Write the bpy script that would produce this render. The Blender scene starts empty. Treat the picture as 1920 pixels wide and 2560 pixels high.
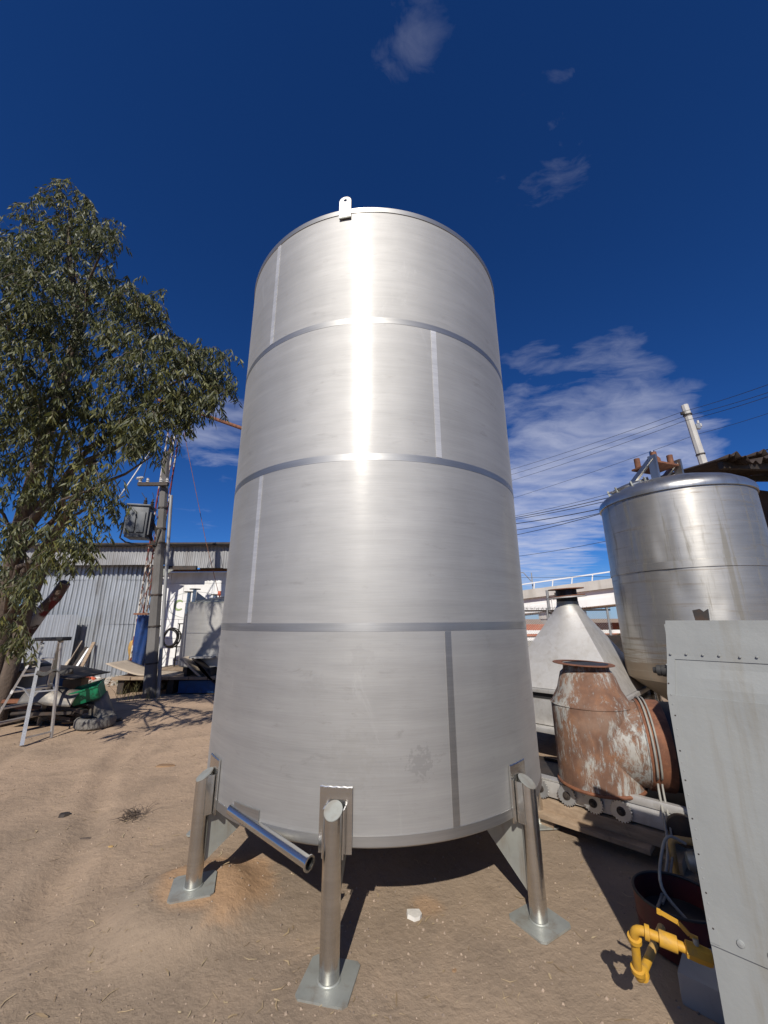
import bpy, bmesh, math, random
import numpy as np
from mathutils import Vector, Matrix, noise

random.seed(7)
rng = np.random.default_rng(11)
scene = bpy.context.scene
C = scene.collection
R = math.radians
PI = math.pi

# ------------------------------------------------------------------ camera
CAM_H = 1.835
FPX = 975.0                     # focal length in pixels of the 1920 x 2560 photograph
PITCH = R(15.43)
ROLL = R(-0.31)
fw = Vector((0, math.cos(PITCH), math.sin(PITCH)))
up0 = Vector((0, -math.sin(PITCH), math.cos(PITCH)))
rt = Vector((1, 0, 0)) * math.cos(ROLL) + up0 * math.sin(ROLL)
up = rt.cross(fw)
cam_d = bpy.data.cameras.new("camera")
cam_d.sensor_fit = 'VERTICAL'
cam_d.sensor_height = 24.0
cam_d.lens = FPX / 2560.0 * 24.0
cam_d.clip_start = 0.02
cam_d.clip_end = 6000
cam = bpy.data.objects.new("camera", cam_d)
C.objects.link(cam)
cam.matrix_world = Matrix(((rt.x, up.x, -fw.x, 0), (rt.y, up.y, -fw.y, 0), (rt.z, up.z, -fw.z, CAM_H), (0, 0, 0, 1)))
scene.camera = cam

# ------------------------------------------------------------------ light
SUN_EL, SUN_AZ = 38.5, 9.7      # the light travels away from the camera, 9.7 degrees to the right
sl = bpy.data.lights.new("sun", 'SUN')
sl.energy = 5.0
sl.angle = R(0.53)
sl.color = (1.0, 0.95, 0.87)
so = bpy.data.objects.new("sun", sl)
C.objects.link(so)
ldir = Vector((math.sin(R(SUN_AZ)) * math.cos(R(SUN_EL)), math.cos(R(SUN_AZ)) * math.cos(R(SUN_EL)), -math.sin(R(SUN_EL))))
so.rotation_euler = ldir.to_track_quat('-Z', 'Y').to_euler()
so.location = (-3, -12, 14)

scene.view_settings.view_transform = 'Standard'
scene.view_settings.look = 'None'
scene.view_settings.gamma = 1.0
scene.view_settings.exposure = 0.0
scene.view_settings.use_curve_mapping = False


def pray(x, y):
    """direction in the world of a pixel of the 1920 x 2560 photograph"""
    u = (x - 960) / FPX
    v = -(y - 1280) / FPX
    return (rt * u + up * v + fw)


def at_z(x, y, z):
    d = pray(x, y)
    return d * ((z - CAM_H) / d.z) + Vector((0, 0, CAM_H))


def at_y(x, y, Y):
    d = pray(x, y)
    return d * (Y / d.y) + Vector((0, 0, CAM_H))


# ------------------------------------------------------------------ node helpers
class NT:
    def __init__(self, tree):
        self.t = tree
        self.n = tree.nodes
        self.l = tree.links

    def node(self, typ, **kw):
        nd = self.n.new(typ)
        for k, v in kw.items():
            if k.startswith('i_'):
                nd.inputs[k[2:].replace('_', ' ')].default_value = v
            else:
                setattr(nd, k, v)
        return nd

    def link(self, a, b):
        self.l.new(a, b)

    def math(self, op, a, b=None, clamp=False):
        nd = self.node('ShaderNodeMath', operation=op)
        nd.use_clamp = clamp
        for i, v in enumerate((a, b)):
            if v is None:
                continue
            if isinstance(v, (int, float)):
                nd.inputs[i].default_value = v
            else:
                self.link(v, nd.inputs[i])
        return nd.outputs[0]

    def vmath(self, op, a, b=None):
        nd = self.node('ShaderNodeVectorMath', operation=op)
        for i, v in enumerate((a, b)):
            if v is None:
                continue
            if isinstance(v, (tuple, list, Vector)):
                nd.inputs[i].default_value = v
            else:
                self.link(v, nd.inputs[i])
        return nd

    def noise(self, vec, scale, detail=4, rough=0.55, stretch=None, dist=0.0):
        if stretch is not None:
            mp = self.node('ShaderNodeMapping')
            mp.inputs['Scale'].default_value = stretch
            self.link(vec, mp.inputs['Vector'])
            vec = mp.outputs[0]
        nd = self.node('ShaderNodeTexNoise')
        nd.inputs['Scale'].default_value = scale
        nd.inputs['Detail'].default_value = detail
        nd.inputs['Roughness'].default_value = rough
        nd.inputs['Distortion'].default_value = dist
        self.link(vec, nd.inputs['Vector'])
        return nd.outputs['Fac']

    def ramp(self, fac, stops, interp='LINEAR'):
        nd = self.node('ShaderNodeValToRGB')
        cr = nd.color_ramp
        cr.interpolation = interp
        while len(cr.elements) < len(stops):
            cr.elements.new(0.5)
        for e, (p, c) in zip(cr.elements, stops):
            e.position = p
            e.color = (c[0], c[1], c[2], 1) if isinstance(c, (tuple, list)) else (c, c, c, 1)
        self.link(fac, nd.inputs['Fac'])
        return nd.outputs['Color']

    def step(self, fac, lo, hi):
        nd = self.node('ShaderNodeMapRange')
        nd.interpolation_type = 'SMOOTHSTEP'
        nd.inputs['From Min'].default_value = lo
        nd.inputs['From Max'].default_value = hi
        self.link(fac, nd.inputs['Value'])
        return nd.outputs['Result']

    def mix(self, fac, a, b, mode='MIX'):
        nd = self.node('ShaderNodeMix', data_type='RGBA', blend_type=mode)
        nd.clamp_factor = True
        for sock, v in ((nd.inputs['Factor'], fac), (nd.inputs[6], a), (nd.inputs[7], b)):
            if isinstance(v, (int, float)):
                sock.default_value = v
            elif isinstance(v, (tuple, list)):
                sock.default_value = (v[0], v[1], v[2], 1)
            else:
                self.link(v, sock)
        return nd.outputs[2]

    def bump(self, height, strength=0.3, dist=0.01, normal=None):
        nd = self.node('ShaderNodeBump')
        nd.inputs['Strength'].default_value = strength
        nd.inputs['Distance'].default_value = dist
        self.link(height, nd.inputs['Height'])
        if normal is not None:
            self.link(normal, nd.inputs['Normal'])
        return nd.outputs[0]


MATS = {}


def new_mat(name):
    m = bpy.data.materials.new(name)
    m.use_nodes = True
    nt = NT(m.node_tree)
    b = m.node_tree.nodes['Principled BSDF']
    co = nt.node('ShaderNodeTexCoord').outputs['Object']
    MATS[name] = m
    return m, nt, b, co


def setin(nt, b, name, v):
    s = b.inputs[name]
    if isinstance(v, (int, float)):
        s.default_value = v
    elif isinstance(v, (tuple, list)):
        s.default_value = (v[0], v[1], v[2], 1)
    else:
        nt.link(v, s)


def worn(name, c1, c2, rough=0.6, metal=0.0, scale=3.0, stretch=None, dirt=None, dirt_amt=0.35, dirt_stretch=(1, 1, 0.2),
         bump=0.15, bump_scale=60, bump_dist=0.004, rough_var=0.12, rust=None, rust_lo=0.58, rust_hi=0.66, rust_scale=4.0,
         rust_stretch=(1, 1, 0.6), spec=None, edge_detail=9):
    """painted or bare surface: two tones, soft dirt, optional rust patches, fine relief"""
    m, nt, b, co = new_mat(name)
    n1 = nt.noise(co, scale, 5, 0.6, stretch)
    col = nt.mix(nt.step(n1, 0.3, 0.7), c1, c2)
    if dirt is not None:
        n2 = nt.noise(co, scale * 1.7, 6, 0.65, dirt_stretch, 0.4)
        col = nt.mix(nt.math('MULTIPLY', nt.step(n2, 0.48, 0.72), dirt_amt), col, dirt)
    nb = nt.noise(co, bump_scale, 4, 0.6)
    hgt = nb
    if rust is not None:
        n3 = nt.noise(co, rust_scale, edge_detail, 0.62, rust_stretch, 0.3)
        mk = nt.step(n3, rust_lo, rust_hi)
        rv = nt.ramp(nt.noise(co, rust_scale * 6, 5, 0.7), [(0.3, rust[0]), (0.7, rust[1])])
        col = nt.mix(mk, col, rv)
        rg = nt.math('ADD', nt.math('MULTIPLY', mk, 0.85 - rough), rough)
        if metal > 0:
            setin(nt, b, 'Metallic', nt.math('MULTIPLY', nt.math('SUBTRACT', 1.0, mk), metal))
        hgt = nt.math('SUBTRACT', nb, nt.math('MULTIPLY', mk, 0.6))
    else:
        rg = nt.math('ADD', nt.math('MULTIPLY', nt.math('SUBTRACT', n1, 0.5), rough_var * 2), rough, True)
        if metal > 0:
            setin(nt, b, 'Metallic', metal)
    setin(nt, b, 'Base Color', col)
    setin(nt, b, 'Roughness', rg)
    if spec is not None:
        b.inputs['Specular IOR Level'].default_value = spec
    nt.link(nt.bump(hgt, bump, bump_dist), b.inputs['Normal'])
    return m


# ------------------------------------------------------------------ world: clear deep blue sky with thin cloud
w = bpy.data.worlds.new("World")
scene.world = w
w.use_nodes = True
wt = NT(w.node_tree)
bg = w.node_tree.nodes['Background']
SKY_STR = 0.064
sky = wt.node('ShaderNodeTexSky', sky_type='NISHITA')
sky.sun_disc = False
sky.sun_elevation = R(SUN_EL)
sky.sun_rotation = R(180 + SUN_AZ)
sky.altitude = 1800
sky.air_density = 1.0
sky.dust_density = 0.03
sky.ozone_density = 3.0
skc = wt.node('ShaderNodeHueSaturation')
skc.inputs['Saturation'].default_value = 1.18
skc.inputs['Value'].default_value = 0.9
wt.link(sky.outputs[0], skc.inputs['Color'])
gen = wt.node('ShaderNodeTexCoord').outputs['Generated']
nrm = wt.vmath('NORMALIZE', gen).outputs[0]
sep = wt.node('ShaderNodeSeparateXYZ')
wt.link(nrm, sep.inputs[0])
# project the directions on a flat layer high above so that cloud streaks foreshorten towards the horizon
zc = wt.math('MAXIMUM', sep.outputs['Z'], 0.05)
cmb = wt.node('ShaderNodeCombineXYZ')
wt.link(wt.math('DIVIDE', sep.outputs['X'], zc), cmb.inputs[0])
wt.link(wt.math('DIVIDE', sep.outputs['Y'], zc), cmb.inputs[1])
lay = cmb.outputs[0]
warp = wt.node('ShaderNodeTexNoise')
warp.inputs['Scale'].default_value = 1.6
warp.inputs['Detail'].default_value = 4
wt.link(lay, warp.inputs['Vector'])
wv = wt.vmath('MULTIPLY', wt.vmath('SUBTRACT', warp.outputs['Color'], (0.5, 0.5, 0.5)).outputs[0], (0.5, 0.5, 0)).outputs[0]
layw = wt.vmath('ADD', lay, wv).outputs[0]
streak = wt.noise(layw, 1.9, 9, 0.60, (1.0, 1.7, 1))
soft = wt.noise(lay, 0.8, 4, 0.5, (1, 1, 1))


def cloud_patch(px_, py_, size, lo=0.42, hi=0.75):
    """1 near the direction of a cloud bank, 0 away from it"""
    d = pray(px_, py_).normalized()
    dot = wt.vmath('DOT_PRODUCT', nrm, tuple(d)).outputs['Value']
    return wt.step(dot, math.cos(R(size)), math.cos(R(size * 0.15)))


mask = None
for (x, y, s, a) in ((1390, 1190, 16, 1.05), (1600, 1130, 12, 0.95), (1320, 1330, 13, 1.1), (1500, 990, 12, 0.66), (1340, 970, 10, 0.6),
                     (540, 1080, 9, 0.75), (1340, 350, 12, 0.57), (1000, 40, 9, 0.465), (470, 1290, 6, 0.4), (1030, 130, 4, 0.3)):
    p = wt.math('MULTIPLY', cloud_patch(x, y, s), a)
    mask = p if mask is None else wt.math('MAXIMUM', mask, p)
# a little of the same thin cloud low all round the horizon
low = wt.math('MULTIPLY', wt.step(sep.outputs['Z'], 0.30, 0.05), 0.30)
mask = wt.math('MAXIMUM', mask, wt.math('MULTIPLY', low, wt.step(soft, 0.45, 0.65)))
thr = wt.math('SUBTRACT', 0.80, wt.math('MULTIPLY', mask, 0.56))
den = wt.math('MULTIPLY', wt.math('SUBTRACT', streak, thr), 1.7, True)
den = wt.math('MULTIPLY', den, wt.step(mask, 0.02, 0.7))
den = wt.math('MULTIPLY', den, 0.85, True)
tint = wt.mix(1.0, skc.outputs[0], (0.46, 0.86, 1.42), 'MULTIPLY')
haze_k = wt.math('MULTIPLY', wt.step(sep.outputs['Z'], 0.13, -0.01), 0.7)
tint = wt.mix(haze_k, tint, (5.2, 6.6, 9.2))
skyfin = wt.mix(den, tint, (9.6, 10.0, 12.0))
wt.link(skyfin, bg.inputs['Color'])
bg.inputs['Strength'].default_value = SKY_STR


# ------------------------------------------------------------------ mesh helpers
class MB:
    """collects shapes in world coordinates; build() links them as one mesh object"""

    def __init__(self):
        self.v = []
        self.f = []

    def add(self, verts, faces):
        o = len(self.v)
        self.v += [tuple(p) for p in verts]
        self.f += [tuple(i + o for i in f) for f in faces]
        return self

    def box(self, c, s, rot=None, bev=0.0, ax=None):
        """box centred at c with full sizes s; rot = z angle, or ax = 3x3 matrix"""
        bm = bmesh.new()
        bmesh.ops.create_cube(bm, size=1.0)
        for v in bm.verts:
            v.co = Vector((v.co.x * s[0], v.co.y * s[1], v.co.z * s[2]))
        if bev > 0:
            bmesh.ops.bevel(bm, geom=list(bm.edges), offset=bev, segments=2, affect='EDGES', profile=0.6)
        M = ax if ax is not None else Matrix.Rotation(rot or 0, 3, 'Z')
        bm.verts.index_update()
        self.add([M @ v.co + Vector(c) for v in bm.verts], [[v.index for v in f.verts] for f in bm.faces])
        bm.free()
        return self

    def beam(self, a, b, wx, wy, roll=0.0, bev=0.0):
        a, b = Vector(a), Vector(b)
        d = b - a
        q = d.to_track_quat('Z', 'Y').to_matrix() @ Matrix.Rotation(roll, 3, 'Z')
        return self.box((a + b) / 2, (wx, wy, d.length), ax=q, bev=bev)

    def tube(self, pts, rad, seg=12, caps=True, closed=False):
        pts = [Vector(p) for p in pts]
        n = len(pts)
        rads = rad if isinstance(rad, (list, tuple)) else [rad] * n
        rings = []
        prev = None
        for i, p in enumerate(pts):
            if closed:
                t = (pts[(i + 1) % n] - pts[i - 1])
            elif i == 0:
                t = pts[1] - pts[0]
            elif i == n - 1:
                t = pts[-1] - pts[-2]
            else:
                t = (pts[i + 1] - p).normalized() + (p - pts[i - 1]).normalized()
            if t.length < 1e-9:
                t = Vector((0, 0, 1))
            t.normalize()
            if prev is None:
                x = t.orthogonal().normalized()
            else:
                x = prev - t * prev.dot(t)
                if x.length < 1e-6:
                    x = t.orthogonal()
                x.normalize()
            prev = x
            y = t.cross(x)
            rings.append([p + (x * math.cos(2 * PI * k / seg) + y * math.sin(2 * PI * k / seg)) * rads[i] for k in range(seg)])
        vs = [p for r in rings for p in r]
        fs = []
        m = n if closed else n - 1
        for i in range(m):
            a, b = i * seg, ((i + 1) % n) * seg
            for k in range(seg):
                k2 = (k + 1) % seg
                fs.append((a + k, a + k2, b + k2, b + k))
        if caps and not closed:
            fs.append(tuple(range(seg - 1, -1, -1)))
            fs.append(tuple((n - 1) * seg + k for k in range(seg)))
        return self.add(vs, fs)

    def lathe(self, c, prof, seg=48, axis=(0, 0, 1), a0=0.0, a1=2 * PI, cap=False):
        """prof: list of (radius, height along axis)"""
        ax = Vector(axis).normalized()
        q = ax.to_track_quat('Z', 'Y').to_matrix()
        c = Vector(c)
        full = abs(a1 - a0 - 2 * PI) < 1e-6
        nseg = seg if full else seg + 1
        vs, fs = [], []
        for (r, h) in prof:
            for k in range(nseg):
                a = a0 + (a1 - a0) * k / seg
                vs.append(c + q @ Vector((r * math.cos(a), r * math.sin(a), h)))
        for i in range(len(prof) - 1):
            for k in range(seg):
                k2 = (k + 1) % nseg
                fs.append((i * nseg + k, i * nseg + k2, (i + 1) * nseg + k2, (i + 1) * nseg + k))
        if cap:
            fs.append(tuple(range(nseg - 1, -1, -1)))
            fs.append(tuple((len(prof) - 1) * nseg + k for k in range(nseg)))
        return self.add(vs, fs)

    def prism(self, poly, ext):
        """poly: list of 3D points; ext: vector"""
        ext = Vector(ext)
        n = len(poly)
        vs = [Vector(p) for p in poly] + [Vector(p) + ext for p in poly]
        fs = [tuple(range(n - 1, -1, -1)), tuple(range(n, 2 * n))]
        for i in range(n):
            j = (i + 1) % n
            fs.append((i, j, n + j, n + i))
        return self.add(vs, fs)

    def grid(self, fn, nu, nv, thick=None):
        vs = [fn(i / nu, j / nv) for j in range(nv + 1) for i in range(nu + 1)]
        fs = []
        for j in range(nv):
            for i in range(nu):
                a = j * (nu + 1) + i
                fs.append((a, a + 1, a + nu + 2, a + nu + 1))
        self.add(vs, fs)
        return self

    def ball(self, c, r, sub=2, sx=1, sy=1, sz=1, rough=0.0, seed=0):
        bm = bmesh.new()
        bmesh.ops.create_icosphere(bm, subdivisions=sub, radius=1.0)
        for v in bm.verts:
            k = 1 + rough * noise.noise(v.co * 1.7 + Vector((seed * 3.1, seed * 1.7, seed)))
            v.co = Vector((v.co.x * sx, v.co.y * sy, v.co.z * sz)) * r * k
        bm.verts.index_update()
        self.add([v.co + Vector(c) for v in bm.verts], [[v.index for v in f.verts] for f in bm.faces])
        bm.free()
        return self

    def build(self, name, mat, parent=None, smooth=35, fix=True):
        root = parent
        off = Vector((0, 0, 0))
        while root is not None:
            off += root.location
            root = root.parent
        me = bpy.data.meshes.new(name)
        me.from_pydata([(p[0] - off.x, p[1] - off.y, p[2] - off.z) for p in self.v], [], self.f)
        if fix:
            bm = bmesh.new()
            bm.from_mesh(me)
            bmesh.ops.recalc_face_normals(bm, faces=bm.faces)
            bm.to_mesh(me)
            bm.free()
        me.update()
        if smooth:
            me.shade_smooth()
            me.set_sharp_from_angle(angle=R(smooth))
        o = bpy.data.objects.new(name, me)
        C.objects.link(o)
        me.materials.append(MATS[mat] if isinstance(mat, str) else mat)
        if parent is not None:
            o.parent = parent
        return o


def tag(o, label=None, cat=None, group=None, kind=None):
    if label:
        o['label'] = label
    if cat:
        o['category'] = cat
    if group:
        o['group'] = group
    if kind:
        o['kind'] = kind
    return o


def thing(name, loc, label, cat, group=None):
    o = bpy.data.objects.new(name, None)
    o.empty_display_size = 0.2
    C.objects.link(o)
    o.location = loc
    return tag(o, label, cat, group)


def solidify(o, t, offset=-1.0):
    md = o.modifiers.new('thickness', 'SOLIDIFY')
    md.thickness = t
    md.offset = offset
    return o


def fbm(x, y, s, o=4, z=0.0):
    v, a, f = 0, 0.5, s
    for _ in range(o):
        v += a * noise.noise(Vector((x * f, y * f, z)))
        a *= 0.5
        f *= 2.1
    return v


# ------------------------------------------------------------------ materials
RUST = ((0.16, 0.045, 0.018), (0.34, 0.13, 0.055))
worn('steel_dull', (0.40, 0.41, 0.37), (0.32, 0.33, 0.30), 0.55, 0.5, 5, None, (0.24, 0.19, 0.14), 0.6, bump=0.05)
worn('steel_old', (0.50, 0.50, 0.49), (0.42, 0.42, 0.41), 0.34, 0.9, 2.5, (1, 1, 0.4), (0.20, 0.15, 0.09), 0.5, bump=0.08, bump_scale=20)
worn('steel_dusty', (0.62, 0.60, 0.57), (0.50, 0.48, 0.45), 0.5, 0.6, 6, None, (0.40, 0.36, 0.31), 0.5, (1, 1, 1), bump=0.12, bump_scale=30)
worn('dark_iron', (0.035, 0.032, 0.03), (0.07, 0.055, 0.045), 0.6, 0.4, 6, None, (0.12, 0.06, 0.03), 0.4, (1, 1, 1))
worn('black_paint_and_shade', (0.012, 0.012, 0.013), (0.022, 0.021, 0.02), 0.55, 0, 4, None, (0.08, 0.06, 0.05), 0.25)  # real black surfaces, and painted shade on duct run, neck and heap
worn('black_rubber', (0.018, 0.018, 0.018), (0.05, 0.045, 0.04), 0.75, 0, 9, None, (0.16, 0.13, 0.10), 0.35, (1, 1, 1))
worn('tyre', (0.11, 0.104, 0.096), (0.18, 0.168, 0.15), 0.85, 0, 9, None, (0.22, 0.18, 0.14), 0.6, (1, 1, 1), bump=0.3, bump_scale=40)
worn('rusty_steel', (0.20, 0.075, 0.035), (0.12, 0.05, 0.028), 0.8, 0.0, 8, None, (0.34, 0.15, 0.07), 0.5, (1, 1, 1), bump=0.4, bump_scale=70)
worn('grey_paint', (0.285, 0.292, 0.278), (0.235, 0.243, 0.235), 0.5, 0, 2.2, (1, 1, 0.5), (0.20, 0.18, 0.14), 0.6, (2.2, 2.2, 0.22), bump=0.3, bump_scale=35, rust=((0.13, 0.07, 0.045), (0.24, 0.15, 0.09)), rust_lo=0.67, rust_hi=0.74, rust_scale=7, rust_stretch=(1, 1, 0.5))
worn('grey_paint_rust', (0.285, 0.292, 0.278), (0.235, 0.243, 0.235), 0.5, 0, 2.2, None, (0.36, 0.30, 0.22), 0.4, (1, 1, 0.3), 0.1, 45, rust=RUST, rust_lo=0.60, rust_hi=0.68, rust_scale=9)
worn('yellow_paint', (0.58, 0.31, 0.02), (0.47, 0.25, 0.025), 0.62, 0, 8, None, (0.28, 0.17, 0.06), 0.6, (1, 1, 1), bump=0.2, bump_scale=90)
worn('yellow_dusty', (0.45, 0.27, 0.07), (0.36, 0.24, 0.10), 0.7, 0, 10, None, (0.30, 0.22, 0.15), 0.7, (1, 1, 1), bump=0.2)
worn('red_paint', (0.10, 0.012, 0.012), (0.06, 0.010, 0.010), 0.6, 0, 6, None, (0.05, 0.03, 0.02), 0.6)
worn('concrete', (0.36, 0.34, 0.31), (0.30, 0.285, 0.26), 0.9, 0, 1.2, None, (0.18, 0.16, 0.14), 0.5, (1, 1, 0.3), bump=0.3, bump_scale=25)
worn('bridge_concrete', (0.52, 0.49, 0.44), (0.44, 0.41, 0.37), 0.9, 0, 0.35, (1, 1, 2), (0.25, 0.22, 0.18), 0.5, (1, 1, 0.15), bump=0.2, bump_scale=4)
worn('bridge_white', (0.78, 0.77, 0.74), (0.72, 0.71, 0.68), 0.8, 0, 0.3, None, (0.45, 0.42, 0.38), 0.2, (1, 1, 0.2), bump=0.1, bump_scale=5)
worn('pole_concrete', (0.17, 0.16, 0.15), (0.11, 0.103, 0.097), 0.85, 0, 2.0, (1, 1, 0.5), (0.09, 0.08, 0.07), 0.5, (1, 1, 0.3), bump=0.25, bump_scale=30)
worn('pole_pale', (0.55, 0.53, 0.49), (0.48, 0.46, 0.43), 0.85, 0, 2.0, None, (0.30, 0.28, 0.25), 0.4, (1, 1, 0.2))
worn('white_wall', (0.80, 0.79, 0.77), (0.74, 0.73, 0.71), 0.85, 0, 0.9, None, (0.42, 0.37, 0.31), 0.35, (1, 1, 0.5), bump=0.25, bump_scale=8)
worn('galvanised', (0.40, 0.42, 0.44), (0.31, 0.33, 0.35), 0.48, 0.55, 1.3, (1, 1, 0.6), (0.16, 0.14, 0.12), 0.6, (2, 1, 0.25), bump=0.08, bump_scale=15)
worn('galvanised_old', (0.34, 0.34, 0.34), (0.27, 0.27, 0.27), 0.6, 0.4, 1.5, None, (0.13, 0.10, 0.08), 0.5, (2, 1, 0.2), rust=RUST, rust_lo=0.66, rust_hi=0.74, rust_scale=2)
worn('rusty_roof', (0.045, 0.028, 0.02), (0.03, 0.02, 0.016), 0.85, 0, 2, None, (0.10, 0.055, 0.035), 0.4)
worn('aluminium', (0.62, 0.62, 0.61), (0.52, 0.52, 0.51), 0.4, 0.75, 8, None, (0.34, 0.30, 0.25), 0.35, (1, 1, 0.4))
worn('wood_weathered', (0.34, 0.25, 0.17), (0.24, 0.17, 0.11), 0.85, 0, 5, (1, 1, 6), (0.10, 0.07, 0.05), 0.5, (1, 1, 1), bump=0.4, bump_scale=40)
worn('pale_board', (0.46, 0.38, 0.29), (0.40, 0.33, 0.25), 0.85, 0, 2, None, (0.25, 0.19, 0.14), 0.4, (1, 1, 1))
worn('blue_paint', (0.025, 0.09, 0.24), (0.02, 0.065, 0.17), 0.55, 0, 4, None, (0.06, 0.05, 0.05), 0.5)
worn('blue_tarp', (0.014, 0.052, 0.19), (0.010, 0.034, 0.12), 0.5, 0, 4, None, (0.02, 0.03, 0.08), 0.5, bump=0.4, bump_scale=18, bump_dist=0.02)
worn('green_plastic', (0.006, 0.20, 0.085), (0.005, 0.13, 0.06), 0.4, 0, 6, None, (0.01, 0.035, 0.02), 0.7, (1, 1, 1))
worn('pink_cloth', (0.62, 0.22, 0.28), (0.50, 0.17, 0.22), 0.9, 0, 9)
worn('white_cloth', (0.66, 0.64, 0.60), (0.50, 0.47, 0.43), 0.9, 0, 9, bump=0.4, bump_scale=30, bump_dist=0.01)
worn('ochre_cloth', (0.46, 0.28, 0.08), (0.34, 0.20, 0.06), 0.9, 0, 7, bump=0.4, bump_scale=30, bump_dist=0.01)
worn('orange_paint', (0.62, 0.13, 0.06), (0.50, 0.10, 0.05), 0.6, 0, 6)
worn('car_panel', (0.17, 0.155, 0.135), (0.09, 0.085, 0.08), 0.5, 0.2, 3, (1, 1, 1), (0.34, 0.28, 0.21), 0.6, (1, 1, 1), bump=0.1)
worn('cardboard', (0.26, 0.16, 0.085), (0.20, 0.12, 0.065), 0.9, 0, 4)
worn('roof_tile', (0.46, 0.15, 0.07), (0.36, 0.11, 0.05), 0.9, 0, 0.8, None, (0.55, 0.26, 0.14), 0.5, (1, 1, 1), bump=0.4, bump_scale=6, bump_dist=0.05)
worn('stucco', (0.62, 0.58, 0.52), (0.55, 0.50, 0.44), 0.9, 0, 0.6, None, (0.3, 0.26, 0.2), 0.3)
worn('cable_grey', (0.30, 0.29, 0.25), (0.22, 0.21, 0.19), 0.6, 0, 8)
worn('porcelain', (0.55, 0.53, 0.50), (0.45, 0.43, 0.41), 0.3, 0, 8)
worn('transformer_grey', (0.075, 0.086, 0.098), (0.058, 0.066, 0.076), 0.5, 0, 3, None, (0.20, 0.18, 0.16), 0.3)
worn('logo_green', (0.26, 0.34, 0.16), (0.36, 0.42, 0.24), 0.9, 0, 3)
worn('logo_grey', (0.40, 0.41, 0.37), (0.55, 0.55, 0.52), 0.9, 0, 3)
worn('stone', (0.40, 0.36, 0.31), (0.28, 0.25, 0.21), 0.95, 0, 12, bump=0.5, bump_scale=50)
worn('plaster_chip', (0.62, 0.59, 0.53), (0.52, 0.49, 0.44), 0.95, 0, 12, bump=0.5, bump_scale=50)
worn('bark', (0.13, 0.095, 0.07), (0.07, 0.052, 0.04), 0.95, 0, 5, (1, 1, 0.3), (0.22, 0.17, 0.13), 0.5, (1, 1, 0.3), bump=0.8, bump_scale=25, bump_dist=0.02)
worn('weed', (0.24, 0.20, 0.09), (0.16, 0.16, 0.06), 0.9, 0, 9)


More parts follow.
